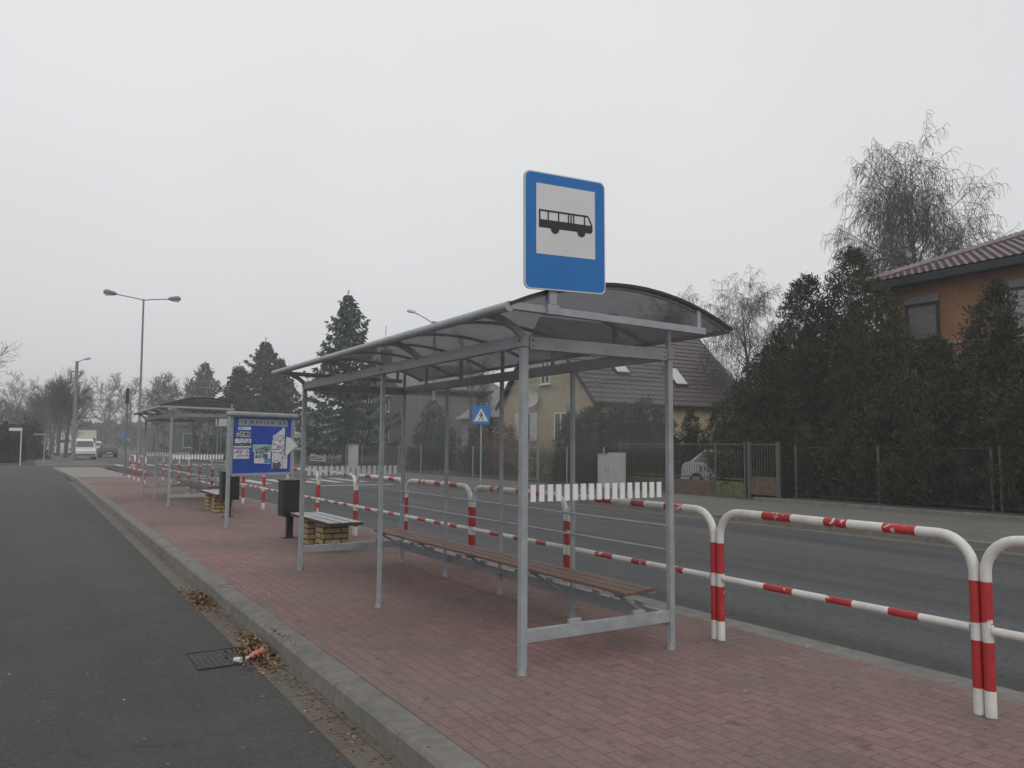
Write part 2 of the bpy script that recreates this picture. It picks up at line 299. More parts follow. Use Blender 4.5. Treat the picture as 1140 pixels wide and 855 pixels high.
# ------------------------------------------------------------------ setting
LZ=-.13; RZ=-.10
struct('ground',B().box(-600,600,-600,900,-1.2,-.17),M['grass'])
struct('bus_bay_road',B().box(-9,1.5,-12,57.2,-.165,LZ),M['asphalt'])
struct('gutter',B().box(1.5,1.735,-12,39,-.16,LZ+.004),M['gutter'])
b=B()
y=-12.0
k=0
while y<52:
    dx=0
    w=1.0; y1=y+w-.011
    # top edge chamfer profile
    j=R.uniform(-.003,.003); zt=R.uniform(-.003,.003)
    poly=[(1.725+j,-.16),(1.735+j,-.02+zt),(1.755+j,.002+zt),(1.925,.004+zt),(1.925,-.16)]
    if y<39.9: b.prism(poly,lambda u,v,t:(u,t,v),y,y1)
    y+=w
# bent end of the kerb running towards the side street
struct('kerb',b,M['concrete'],bev=.006)
struct('platform',B().box(1.93,5.14,-12,40,-.16,0),M['paver'])
b=B(); b.face([(1.93,40.003,.0),(4.2,40.003,0),(3.7,56.4,0),(1.3,56.4,0)]); 
b.prism([(1.73,40.003),(4.22,40.003),(3.72,56.6),(1.25,56.6)],lambda u,v,t:(u,v,t),-.16,.003)
struct('pavement',b,M['slab'])
b=B(); b.box(4.2,5.14,40.003,57,-.16,-.02); struct('verge',b,M['earth'])
b=B(); y=-12.0
while y<40:
    b.box(5.146,5.29,y,y+.994,-.16,-.012+R.uniform(-.003,.003)); y+=1.0
struct('road_kerb',b,M['concrete'],bev=.006)
struct('road_gutter',B().box(5.295,5.72,-12,40,-.16,RZ+.006),M['concrete'])
struct('road',B().box(5.3,13.35,-60,420,-.165,RZ),M['asphalt2'])
struct('side_street',B().box(-60,5.3,57.2,60,-.165,-.125),M['asphalt2'])
b=B(); y=-60.
while y<200:
    b.box(13.35,13.49,y,y+.994,-.16,.0+R.uniform(-.004,.004)); y+=1.0
struct('far_kerb',b,M['concrete'],bev=.006)
struct('far_gutter',B().box(13.0,13.345,-40,200,-.16,RZ+.004),M['gutter'])
struct('far_pavement',B().box(13.495,18.15,-60,420,-.16,-.004),M['farwalk'])
struct('far_garden',B().box(18.15,140,-60,420,-.16,0.01),M['earth'])
b=B(); y=-40.
while y<15.3:
    b.box(18.05,18.16,y,y+.994,-.1,.085+R.uniform(-.01,.01)); y+=1.0
struct('garden_edging',b,M['concrete'],bev=.01)
struct('garden_bank',B().box(18.165,19.25,-40,15.3,-.1,.07),M['earth'])
# road markings
b=B()
for i in range(7):
    x=6.0+i*1.05; b.box(x,x+.5,33,37.2,RZ+.002,RZ+.005)
struct('zebra_crossing',b,M['roadpaint'])
b=B(); b.box(9.6,12.9,30.4,30.8,RZ+.002,RZ+.005); b.box(5.9,8.9,39,39.4,RZ+.002,RZ+.005)
struct('stop_line',b,M['roadpaint'])
b=B()
for i in range(8):
    x=4.9+i*1.05; b.box(x+.5,x+1.0,62.5,67.2,RZ+.006,RZ+.009)
struct('far_crossing',b,M['roadpaint'])
b=B()
for i in range(20): b.box(9.3,9.42,70+i*9,74+i*9,RZ+.002,RZ+.005)
struct('lane_marking',b,M['roadpaint'])
# far left verge beyond side street
struct('left_verge',B().box(-60,.4,60.2,420,-.16,0),M['grass'])
struct('left_footpath',B().box(.4,4.9,60.2,420,-.16,.004),M['farwalk'])
b=B(); b.box(-60,4.9,60.02,60.19,-.16,.02); b.box(4.92,5.06,60.2,420,-.16,.02); struct('left_kerb',b,M['concrete'])
# ------------------------------------------------------------------ bus shelter
X0,X1,Y0,LEN=2.90,4.20,0.0,5.07   # local y from the near frame
def arc(x): return 2.405+.225*(1-((x-3.56)/1.0)**2)
def shelter(ox,oy,label):
    t=thing('bus_shelter',label,'bus shelter',(ox,oy,0))
    S=M['steel']
    def W(p): return p
    o=(0,0,0)
    def bld(b,n,m,par=t,**k):
        b.v=[(x+ox,y+oy,z) for x,y,z in b.v]; return b.build(n,m,par,**k)
    x0=X0-2.87; x1=X1-2.87   # local x relative to post line
    def xs(x): return x-2.87
    # posts
    for i in range(3):
        y=LEN*i/2; w=.025 if i!=1 else .019
        p=bld(B().box(-w,w,y-w,y+w,.03,2.197),'post',S,bev=.004)
        b=B().tube([(0,y,-.005),(.003,y,.045),(.0,y,.05)],[.042,.03,.01],10)
        bld(b,'footing',M['steel_d'],p,smooth=True)
    for i in range(5):
        y=LEN*i/4; w=.018 if i not in(0,4) else .023
        p=bld(B().box(xs(4.2)-w,xs(4.2)+w,y-w,y+w,.03,2.192),'post',S,bev=.004)
        b=B().tube([(xs(4.2),y,-.005),(xs(4.2),y,.045),(xs(4.2),y,.05)],[.04,.028,.01],10); bld(b,'footing',M['steel_d'],p,smooth=True)
    for yy,xx,sx in ((0,0,-1),(LEN/2,0,-1),(LEN,0,-1),(0,xs(4.2),1),(LEN,xs(4.2),1)):
        for zz in (2.243,):
            for dy in (-.02,.02): bld(B().tube([(xx+sx*.026,yy+dy,zz),(xx+sx*.036,yy+dy,zz)],.008,6),'bolt',M['steel_d'])
    for xx in (.06,xs(4.14)):
        for zz in (2.21,2.25): bld(B().tube([(xx,-.027,zz),(xx,-.037,zz)],.008,6),'bolt',M['steel_d'])
    # beams
    bld(B().box(-.027,.027,-.03,LEN+.03,2.2,2.285),'front_beam',S,bev=.004)
    bld(B().box(xs(4.17),xs(4.23),-.03,LEN+.03,2.195,2.285),'rear_beam',S,bev=.004)
    for y in (0,LEN): bld(B().box(.034,xs(4.166),y-.028,y+.028,2.185,2.275),'end_beam',S,bev=.004)
    # low bars with pane clips
    for y in (0,LEN):
        p=bld(B().box(.0255,xs(4.177),y-.018,y+.018,.205,.29),'low_bar',S,bev=.003)
        for x in (xs(3.3),xs(3.88)): bld(B().box(x-.05,x+.05,y-.014,y+.014,.2905,.322),'pane_clip',S,p)
    p=bld(B().box(xs(4.18),xs(4.22),.03,LEN-.03,.17,.27),'low_bar',S,bev=.003)
    for i in range(4):
        for k in (.28,.72): y=(i+k)*LEN/4; bld(B().box(xs(4.186),xs(4.214),y-.05,y+.05,.2705,.3),'pane_clip',S,p)
    # guard rails on the rear side
    for z in (.74,.92): bld(B().tube([(xs(4.165),.02,z),(xs(4.165),LEN-.02,z)],.0105,8),'guard_rail',S,smooth=True)
    # panes
    for i in range(4):
        y=LEN*i/4; bld(B().box(xs(4.197),xs(4.203),y+.035,y+LEN/4-.035,.985,2.17),'rear_pane',M['glass'])
    for y in (0,LEN):
        p=bld(B().box(.05,xs(4.15),y-.003,y+.003,.33,2.16),'side_pane',M['glass'])
        b=B(); n=17
        for k in range(n):
            xa=.06+(xs(4.14)-.06)*k/n; b.box(xa,xa+.04,y-.0055,y+.0055,1.14,1.255)
        bld(b,'stripe_band',M['film'],p)
    # bench of three slats on brackets
    bn=None
    for k,xa in enumerate((3.76,3.875,3.99)):
        s=bld(B().box(xs(xa),xs(xa+.1),.0+.02*k,LEN-.12,.43,.455),'seat_slat',M['benchwood'],bev=.004)
    for k in range(5):
        y=.15+k*(LEN-.4)/4
        b=B().bar((xs(3.75),y,.41),(xs(4.17),y,.41),.035,.025); b.bar((xs(3.83),y,.395),(xs(4.17),y,.2),.03,.02)
        bld(b,'bench_bracket',S)
    # roof sheet, ribs, eaves
    ya,yb=-.32,LEN+.3
    b=B(); n=18; xe0,xe1=2.56,4.56
    for k in range(n):
        xa=xe0+(xe1-xe0)*k/n; xb=xe0+(xe1-xe0)*(k+1)/n
        ny=6
        for q in range(ny):
            p0=ya+(yb-ya)*q/ny; p1=ya+(yb-ya)*(q+1)/ny
            b.v+=[(xs(xa),p0,arc(xa)+.02),(xs(xb),p0,arc(xb)+.02),(xs(xb),p1,arc(xb)+.02),(xs(xa),p1,arc(xa)+.02)]; i=len(b.v)-4; b.f.append((i,i+1,i+2,i+3)); b.m.append(0)
    bld(b,'roof_sheet',M['poly'],smooth=True)
    nr=7
    for q in range(nr):
        y=ya+.04+(yb-ya-.08)*q/(nr-1)
        b=B(); pts=[(xe0+(xe1-xe0)*k/14) for k in range(15)]
        for k in range(14): b.bar((xs(pts[k]),y,arc(pts[k])+.003),(xs(pts[k+1]),y,arc(pts[k+1])+.003),.028,.026)
        p=bld(b,'roof_rib',S)
        for sx in (2.9,4.2):
            if 0<=y<=LEN+.01: pass
        yc=min(max(y,.0),LEN)
        b=B().box(xs(4.185),xs(4.215),yc-.015,yc+.015,2.285,arc(4.2)); bld(b,'strut',S,p)
    for k in range(4):
        y=LEN*k/3
        b=B()
        P=[(0,y,2.22),(-.03,y,2.27),(-.12,y,2.33),(-.3,y,2.395)] if False else [(.02,y,2.25),(-.08,y,2.33),(-.2,y,2.385),(-.30,y,2.4)]
        for a,c in zip(P,P[1:]): b.bar(a,c,.035,.045)
        bld(b,'roof_arm',S)
    b=B().tube([(xs(2.56),ya,2.408),(xs(2.56),yb,2.408)],.034,10); bld(b,'front_gutter',S,smooth=True)
    bld(B().box(xs(4.545),xs(4.575),ya,yb,2.395,2.425),'rear_edge_strip',S)
    for yy in (ya,yb):
        b=B(); 
        for k in range(14): b.bar((xs(pts[k]),yy,arc(pts[k])+.018),(xs(pts[k+1]),yy,arc(pts[k+1])+.018),.012,.022)
        bld(b,'edge_trim',M['frame_d'])
        p=bld(B().bar((xs(2.57),yy+.02*(1 if yy<0 else -1),2.415),(xs(4.28),yy+.02*(1 if yy<0 else -1),2.385),.045,.05),'cross_bar',S,bev=.003)
        bld(B().box(xs(4.2),xs(4.235),yy+(.005 if yy<0 else -.035),yy+(.035 if yy<0 else -.005),2.41,arc(4.2)),'strut',S,p)
    return t
shelter(2.87,4.545,'near grey steel bus shelter with glass panes and smoked curved roof over a wooden bench')
shelter(2.93,20.8,'farther bus shelter standing beyond the blue notice board on the red paving')
# bus stop sign
t=thing('bus_stop_sign','blue bus stop sign with bus pictogram standing above the near shelter roof','sign',(2.96,4.3,2.4))
ang=math.radians(2.3)
cx,cz=2.968,2.928
def sg(u,v,w):
    u*=.973; v*=.973   # sign face coordinates, u right, v up, w towards the viewer
    return (cx+u*math.cos(ang)-v*math.sin(ang)*.15,4.185-w, cz+v+u*math.tan(ang))
def rrect(w,h,r,n=5):
    P=[]
    for (sx,sy,a0) in ((1,1,0),(-1,1,90),(-1,-1,180),(1,-1,270)):
        for k in range(n+1):
            a=math.radians(a0+90*k/n); P.append((sx*(w/2-r)+r*math.cos(a),sy*(h/2-r)+r*math.sin(a)))
    return P
pn=B().prism(rrect(.672,.80,.045),sg,-.012,.0).build('sign_panel',M['signgrey'],t)
B().prism(rrect(.672,.80,.045),sg,.0005,.002).build('sign_border',M['signwhite'],pn)
B().prism(rrect(.655,.783,.04),sg,.0025,.0035).build('sign_face',M['blue'],pn)
B().prism([(a*.49/2,bb+.075) for a,bb in ((1,.245),(-1,.245),(-1,-.235),(1,-.235))],sg,.0042,.0052).build('pictogram_field',M['signwhite'],pn)
b=B(); f0=.0058; f1=.0068
LV=[0]
def sp(poly):
    LV[0]+=1; b.prism(poly,sg,f0,f1+.00012*LV[0])
bx0,bx1=-.225,.222; by=.075
# bus body: lower band, roof band, window pillars
sp([(bx0,by-.055),(bx1-.012,by-.055),(bx1,by-.04),(bx1,by+.0),(bx0,by+.0)])
sp([(bx0,by+.068),(bx1-.04,by+.068),(bx1-.032,by+.056),(bx0,by+.056)])
for xa,xb in ((bx0,bx0+.012),(-.155,-.145),(-.07,-.06),(.012,.022),(.034,.044),(.056,.066),(.148,.158)): sp([(xa,by+.0),(xb,by+.0),(xb,by+.056),(xa,by+.056)])
sp([(bx1-.012,by),(bx1,by),(bx1-.032,by+.06),(bx1-.044,by+.06)])
for wx in (-.095,.125): sp([(wx+.034*math.cos(a*PI/10),by-.055+.034*math.sin(a*PI/10)) for a in range(20)])
b.build('bus_pictogram',M['black'],pn)
B().box(2.85,2.91,4.20,4.255,2.445,2.70).build('sign_post',M['steel'],t,bev=.004)
b=B().box(2.835,2.925,4.198,4.262,2.38,2.4445); b.build('mounting_bracket',M['steel'],t)
# ------------------------------------------------------------------ hoop barriers
def hoop():
    t=thing('hoop_barrier','x','barrier',(0,0,0),'red and white hoop barriers along the platform edge')
    H=1.01; Lh=1.985; r=.2; R0=.031
    pts=[];s=[0]
    def add(p): pts.append(Vector(p))
    for z in (0.0,.15,.42,.47,.52,.76,H-r): add((0,.0,z))
    for k in range(1,8):
        a=PI/2*k/7; add((0,r-r*math.cos(a),H-r+r*math.sin(a)))
    q=[.42,.62,.92,1.12,1.42,1.62]
    qs=[.34,.56,.82,1.0,1.28,1.54]
    for y in qs: add((0,y,H))
    add((0,Lh-r,H))
    for k in range(1,8):
        a=PI/2*k/7; add((0,Lh-r+r*math.sin(a),H-r+r*math.cos(a)))
    for z in (.76,.52,.47,.42,.15,0): add((0,Lh,z))
    mats=[]
    for a,c in zip(pts,pts[1:]):
        mid=(a+c)/2; m=0
        if mid.y<.001 or mid.y>Lh-.001:
            if .15<mid.z<.42 or .52<mid.z<.76: m=1
        elif mid.z>H-.01:
            for i in (0,2,4):
                if qs[i]-.001<=mid.y<=qs[i+1]+.001: m=2
        mats.append(m)
    B().tube(pts,R0,14,ms=mats).build('frame',[M['paintw'],M['paintr'],M['paintrw']],t,smooth=True)
    ys=[.03,.34,.54,.80,1.0,1.28,1.54,Lh-.03]; P=[(0,y,.485) for y in ys]
    B().tube(P,.025,12,ms=[0,1,0,1,0,1,0]).build('mid_rail',[M['paintw'],M['paintr']],t,smooth=True)
    for yy in (0,Lh): B().tube([(0,yy,0),(0,yy,.004)],.05,12).build('ground_collar',M['concrete'],t)
    return t
h0=hoop()
hl=['red and white hoop barrier cut off by the right photo edge, nearest the camera',
'hoop barrier with flaked red top rail, standing whole just right of the near shelter',
'hoop barrier behind the near end of the shelter bench, partly behind the striped glass',
'hoop barrier behind the near shelter, seen through it below the shuttered ochre house',
'hoop barrier behind the near shelter in line with the pedestrian crossing sign',
'hoop barrier behind the far end of the near shelter bench',
'hoop barrier just behind the nearer yellow brick bench',
'hoop barrier behind the nearer black litter bin',
'hoop barrier seen under the right side of the blue notice board',
'hoop barrier seen under the middle of the blue notice board',
'hoop barrier behind the farther black bin, left of the notice board post']
for k in range(-1,16):
    y=4.575+2.05*(k-1); x=4.73
    i=k+1
    lab=hl[i] if i<len(hl) else None
    if lab is None: lab='small distant hoop barrier behind the farther shelter'
    o=h0 if k==-1 else copy_tree(h0)
    o.location=(x,y+.035,0); o['label']=lab
    if i>=len(hl): o['group']='distant hoop barriers behind the farther shelter'
for y,lab in ((32.7,'distant hoop barrier inside the platform beyond the farther shelter, the nearer of two'),(36.2,'distant hoop barrier inside the platform beyond the farther shelter, next to the dark post')):
    o=copy_tree(h0); o.location=(3.75,y,0); o['label']=lab
# ------------------------------------------------------------------ brick benches
def brickbench(ox,oy,label):
    t=thing('brick_bench',label,'bench',(ox,oy,0),'wooden benches on yellow brick piers')
    for y in (.42,1.2): B().box(ox+.06,ox+.44,oy+y,oy+y+.36,0,.375).build('brick_pier',M['yellowbrick'],t,bev=.006)
    for k in range(3):
        x=ox+.005+k*.17
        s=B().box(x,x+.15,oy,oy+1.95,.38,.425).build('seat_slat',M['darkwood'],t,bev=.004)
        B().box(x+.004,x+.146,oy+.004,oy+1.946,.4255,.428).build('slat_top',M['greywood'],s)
    return t
bb=brickbench(3.60,10.75,'wooden slat bench on two yellow brick piers just beyond the near shelter')
copy_tree(bb,loc=(3.50,18.05,0),label='wooden slat bench on yellow brick piers before the farther shelter, left of the notice board')
# ------------------------------------------------------------------ litter bins
def bin_(ox,oy,label):
    t=thing('litter_bin',label,'litter bin',(ox,oy,0),'black litter bins on posts')
    b=B().box(ox-.15,ox+.2,oy-.16,oy+.16,.36,.92).build('body',M['bin'],t,bev=.02)
    B().box(ox-.165,ox+.215,oy-.175,oy+.175,.921,.945).build('rim',M['bin'],b,bev=.006)
    B().box(ox-.04,ox+.06,oy-.05,oy+.05,0,.355).build('leg',M['bin'],t,bev=.005)
    B().box(ox-.1,ox+.12,oy-.1,oy+.1,0,.012).build('foot_plate',M['iron'],t)
    return t
bn=bin_(3.66,12.95,'black litter bin on a post beside the nearer brick bench')
copy_tree(bn,loc=(3.58,17.25,0),label='black litter bin on a post behind the left post of the notice board')
# ------------------------------------------------------------------ notice board
A=Vector((3.10,14.97,0)); Bv=Vector((4.44,15.62,0)); d=(Bv-A); W=d.length; d.normalize(); nrm=Vector((d.y,-d.x,0))
t=thing('notice_board','blue notice board with torn posters in a grey metal frame on two posts','notice board',tuple(A))
def bd(u,v,w): p=A+d*u+nrm*w; return (p.x,p.y,v)
def brect(b,u0,u1,v0,v1,w0,w1,m=0,sk=0): b.prism([(u0,v0),(u1,v0+sk),(u1,v1+sk),(u0,v1)],bd,w0,w1,m)
for u in (0,W):
    b=B(); brect(b,u-.028,u+.028,0,2.035,-.028,.028); b.build('post',M['steel'],t,bev=.004)
b=B(); brect(b,.04,W-.04,.98,2.02,-.02,.012); p=b.build('panel',M['boardblue'],t)
b=B(); brect(b,.04,W-.04,.93,.978,-.04,.04); brect(b,.036,.06,.98,2.02,-.03,.03); brect(b,W-.06,W-.036,.98,2.02,-.03,.03); b.build('frame',M['steel'],t,bev=.003)
b=B(); brect(b,-.05,W+.06,2.04,2.12,-.07,.1); b.build('rain_hood',M['steel'],t,bev=.025)
S_=(W-.08)
def U(px): return .04+S_*(px-125)/(712-125)
def V(py): return .98+1.04*(745-py)/(745-150)
def paper(x0,x1,y0,y1,m,w,name='poster',par=p,cut=None):
    b=B(); b.prism(cut and [(U(x),V(y)) for x,y in cut] or [(U(x0),V(y1)),(U(x1),V(y1)),(U(x1),V(y0)),(U(x0),V(y0))],bd,w,w+.003); return b.build(name,m,par)
hs=paper(182,665,163,238,M['paperg'],.014,'header_strip')
b=B(); R.seed(3); x=205
while x<650:
    w=R.choice((14,18,22)); 
    if R.random()<.85:
        b.prism([(U(x),V(216)),(U(x+w-6),V(216)),(U(x+w-6),V(184)),(U(x),V(184))],bd,.018,.0195)
    x+=w+R.choice((0,2,14))
b.build('header_lettering',M['ink'],hs)
for (x0,x1,y0,y1,mm,dens) in ((180,300,252,284,'paper',.6),(160,300,296,366,'ink',.7),(155,305,378,425,'paper',.5),(150,310,430,452,'ink',.3),(145,308,456,472,'paper',.1),(145,290,484,590,'paper',.7),(340,500,470,640,'paper',.35),(325,510,440,520,'paper2',.2),(515,640,392,705,'paper',.4),(520,622,334,386,'paper',.5),(640,672,560,705,'paper',.3),(610,640,250,390,'paper',.2)):
    wv=.014+.0008*((x0*7)%5)
    cut=None
    if (x0,y0)==(340,470): cut=[(340,640),(500,650),(500,440),(430,455),(370,480),(342,505)]
    q=paper(x0,x1,y0,y1,M[mm],wv,cut=cut)
    b=B(); yy=y0+8
    ik=M['ink'] if mm!='ink' else M['paper']
    while yy<y1-8:
        h=R.choice((5,8,12)); x=x0+8
        while x<x1-12:
            w=R.choice((8,14,24))
            if R.random()<dens: b.prism([(U(x),V(yy+h)),(U(min(x+w,x1-5)),V(yy+h)),(U(min(x+w,x1-5)),V(yy)),(U(x),V(yy))],bd,wv+.0035,wv+.0045)
            x+=w+4
        yy+=h+6
    if b.f: b.build('print',ik,q)
paper(0,0,0,0,M['paper'],.022,'folded_flap',cut=[(535,330),(635,330),(635,250),(600,275)])
b=B(); b.prism([(U(x),V(y)) for x,y in ((640,580),(755,445),(700,370),(655,350),(642,365))],bd,.045,.05); b.build('torn_poster_corner',M['paper'],p)
paper(520,600,640,700,M['ink'],.026,'poster_image'); paper(440,500,590,640,M['ink2'],.02,'poster_image'); paper(425,470,540,590,M['ink'],.02,'poster_image')
for q_ in ((350,375,515,540),(385,410,515,540),(350,375,550,580),(385,410,550,580)): paper(*q_,M['ink2'],.02,'poster_image')
# ------------------------------------------------------------------ lamps and poles
t=thing('street_lamp','tall grey street lamp with two arms spreading left and right','street lamp',(5.0,52,0))
B().tube([(5.56,52,0),(5.56,52,1.2),(5.54,52,1.25),(5.47,52,10.27)],[.11,.11,.075,.05],12).build('pole',M['lamp'],t,smooth=True)
for s,ex in ((-1,2.05),(1,1.95)):
    a=B().tube([(5.47,52,10.2),(5.47+s*.4,52,10.28),(5.47+s*ex*.75,52,10.42)],.03,8).build('arm',M['lamp'],t,smooth=True)
    bx=5.47+s*ex
    hd=B().tube([(bx-s*.6,52,10.42),(bx-s*.45,52,10.45),(bx,52,10.5),(bx+s*.14,52,10.5)],[.04,.12,.17,.08],10).build('lamp_head',M['lamp'],a,smooth=True)
    B().tube([(bx-s*.4,52,10.39),(bx,52,10.41),(bx+s*.08,52,10.42)],[.08,.13,.05],10).build('lens',M['lens'],hd,smooth=True)
t=thing('dark_post','thin dark metal post at the end of the red paving','post',(3.86,41.3,0))
B().tube([(3.86,41.3,0),(3.83,41.3,4.1)],.05,10).build('pole',M['lamp'],t,smooth=True); B().box(3.76,3.9,41.24,41.36,3.4,4.12).build('top_box',M['fencegreen'],t); B().tube([(3.86,41.3,0),(3.86,41.3,.02)],.12,12).build('foot_plate',M['iron'],t)
def upole(x,y,h,label,ah=1.0,name='utility_pole'):
    t=thing(name,label,'utility pole',(x,y,0),'concrete utility poles')
    B().tube([(x,y,0),(x-.05,y,h)],[.17,.12],10).build('pole',M['pole'],t,smooth=True)
    B().box(x-.6,x+.5,y-.04,y+.04,h-.95,h-.86).build('crossarm',M['lamp'],t)
    b=B()
    for dx in (-.5,-.3,.25,.42): b.tube([(x+dx,y,h-.86),(x+dx,y,h-.72)],.03,6)
    b.build('insulator',M['dish'],t)
    a=B().tube([(x-.05,y,h-.1),(x+.2,y,h+.05),(x+.5,y,h+.2)],.03,8).build('arm',M['lamp'],t,smooth=True)
    B().tube([(x+.4,y,h+.15),(x+.55,y,h+.22),(x+.85,y,h+.3),(x+.95,y,h+.3)],[.05,.1,.12,.05],8).build('lamp_head',M['lens'],a,smooth=True)
    return t
up=upole(3.09,75.3,8.4,'concrete utility pole with crossarm and small lamp left of the white vans')
copy_tree(up,loc=(3.2,128,0),label='distant utility pole lamp rising out of the lime tree crowns')
# small single lamp behind the shelter
t=thing('street_lamp','small lamp arm on a pole rising just above the near shelter roof','street lamp',(25,51.9,0))
B().tube([(25,51.9,0),(25,51.9,10.45)],[.14,.1],10).build('pole',M['pole'],t,smooth=True); B().box(24.8,25.15,51.75,52.05,10.1,10.6).build('junction_box',M['lamp'],t)
a=B().tube([(25,51.9,10.4),(25,53.2,10.95),(25,55.2,11.7)],.04,8).build('arm',M['lamp'],t,smooth=True)
B().tube([(25,55,11.6),(25,55.5,11.85),(25,56.6,12.1),(25,56.9,12.12)],[.05,.12,.15,.06],10).build('lamp_head',M['lens'],a,smooth=True)
# left T shaped street name sign and others
t=thing('street_name_sign','white T shaped street sign on a post on the far left verge','sign',(-.5,62,0))
B().tube([(-.52,62,0),(-.55,62,2.32)],.035,8).build('pole',M['signwhite'],t); B().box(-1.25,-.5,61.98,62.02,2.3,2.5).build('name_plate',M['signwhite'],t)
t=thing('bus_timetable_post','thin white post with a flat dark top beside the far footpath','post',(.75,68,0))
B().tube([(.9,68,0),(.9,68,2.2)],.04,8).build('pole',M['signgrey'],t); B().box(.2,1.0,67.9,68.1,2.1,2.2).build('top_plate',M['signgrey'],t)
# ped crossing sign
t=thing('crossing_sign','blue pedestrian crossing sign with white triangle behind the near shelter glass','sign',(14.0,25.15,0))
B().tube([(14.05,25.15,0),(14.05,25.15,3.0)],.03,10).build('pole',M['steel'],t,smooth=True)
def cs(u,v,w):
    dd=Vector((math.cos(.55),-math.sin(.55),0)); nn=Vector((-math.sin(.55),-math.cos(.55),0)); p=Vector((14.03,25.12,2.64))+dd*u+nn*(w+.035); return (p.x,p.y,p.z+v)
pn=B().prism(rrect(.66,.68,.04),cs,0,.01).build('sign_panel',M['blue'],t)
B().prism([(-.27,-.23),(.27,-.23),(0,.25)],cs,.012,.014).build('white_triangle',M['signwhite'],pn)
b=B()
for poly in ([(-.025,.06),(.03,.06),(.035,-.06),(-.03,-.06)],[(-.03,-.06),(.0,-.06),(-.06,-.2),(-.09,-.2)],[(.005,-.06),(.035,-.06),(.09,-.2),(.06,-.2)],[(.02,.05),(.09,-.03),(.07,-.05),(.02,.02)],[(-.02,.05),(-.09,-.02),(-.07,-.04),(-.02,.02)]): b.prism(poly,cs,.016,.018)
b.prism([(.03*math.cos(k*PI/5),.095+.03*math.sin(k*PI/5)) for k in range(10)],cs,.016,.018)
b.build('walking_figure',M['black'],pn)
# ------------------------------------------------------------------ gutter litter, drain
t=thing('drain_grate','dark iron drain grate in the road beside the gutter','drain',(1.34,6.45,LZ))
B().box(1.12,1.5,6.22,6.72,LZ+.0005,LZ+.004).build('sump',M['earth'],t)
b=B()
for k in range(9): b.box(1.13+k*.04,1.165+k*.04,6.24,6.7,LZ+.0045,LZ+.007)
b.box(1.12,1.5,6.2,6.235,LZ+.004,LZ+.013); b.box(1.12,1.5,6.705,6.74,LZ+.004,LZ+.013); b.build('grate_bars',M['iron'],t)
def leaves(name,lab,spots,n,sz=(.015,.04),m='leafd',flat=.3,hgt=.05):
    b=B()
    for i in range(n):
        cx_,cy_,sx,sy=R.choice(spots); gx=R.gauss(0,1); gy=R.gauss(0,1)
        x=cx_+gx*sx; y=cy_+gy*sy; z0=LZ+.008 if x<1.73 else .004
        if 1.715<x<1.76: continue
        z=z0+hgt*max(0,1-(gx*gx+gy*gy)/3)*R.random()
        s=R.uniform(*sz); a=R.uniform(0,2*PI); tx=R.uniform(-flat,flat); ty=R.uniform(-flat,flat); P=[]
        for (u,v) in ((-1,0),(-.2,-.55),(.6,-.35),(1,.05),(.4,.5),(-.4,.5)):
            px=u*s; py=v*s; qx=px*math.cos(a)-py*math.sin(a); qy=px*math.sin(a)+py*math.cos(a); P.append((x+qx,y+qy,max(z0-.001,z+px*tx+py*ty)))
        b.face(P)
    return tag(b.build(name,M[m]),lab,None,None,'stuff')
tag(leaves('leaf_litter','brown fallen leaves heaped in the gutter',[(1.62,8.95,.06,.3),(1.6,6.4,.08,.2),(1.66,6.7,.04,.25)],2600,(.008,.022),flat=.9),cat='leaves')
tag(leaves('scattered_leaves','single fallen leaves strewn along the gutter and road edge',[(1.64,5,.06,2.5),(1.66,12,.04,5),(.6,6,.9,2.5),(1.6,3.6,.08,.6),(1.68,9,.03,6),(1.62,7,.06,1.6)],1100,(.005,.016),hgt=.004),cat='leaves')
tag(leaves('paper_scraps','small pale scraps strewn on the asphalt and paving',[(.5,6,1.1,2.5),(1.62,4.5,.06,1.8),(3.4,7,1.5,3.5),(4.3,4,.8,1.5),(1.6,12,.08,3)],130,(.004,.014),'litter',hgt=.002),cat='litter')
t=thing('plastic_bottle','crushed pink plastic bottle with white cap on the leaves by the drain','bottle',(1.58,6.3,LZ))
B().tube([(1.49,6.26,LZ+.035),(1.51,6.275,LZ+.035),(1.54,6.29,LZ+.04),(1.59,6.33,LZ+.045),(1.62,6.355,LZ+.045),(1.635,6.365,LZ+.045)],[.01,.013,.027,.022,.028,.016],12).build('body',M['pink'],t,smooth=True)
t2=B().tube([(1.472,6.245,LZ+.035),(1.49,6.26,LZ+.035)],.012,10).build('cap',M['paper'],t,smooth=True)
t=thing('paper_cup','small white crumpled cup lying on the drain','cup',(1.40,6.3,LZ))
B().tube([(1.385,6.25,LZ+.035),(1.425,6.21,LZ+.035)],[.017,.022],10).build('cup_body',M['paper'],t,smooth=True)
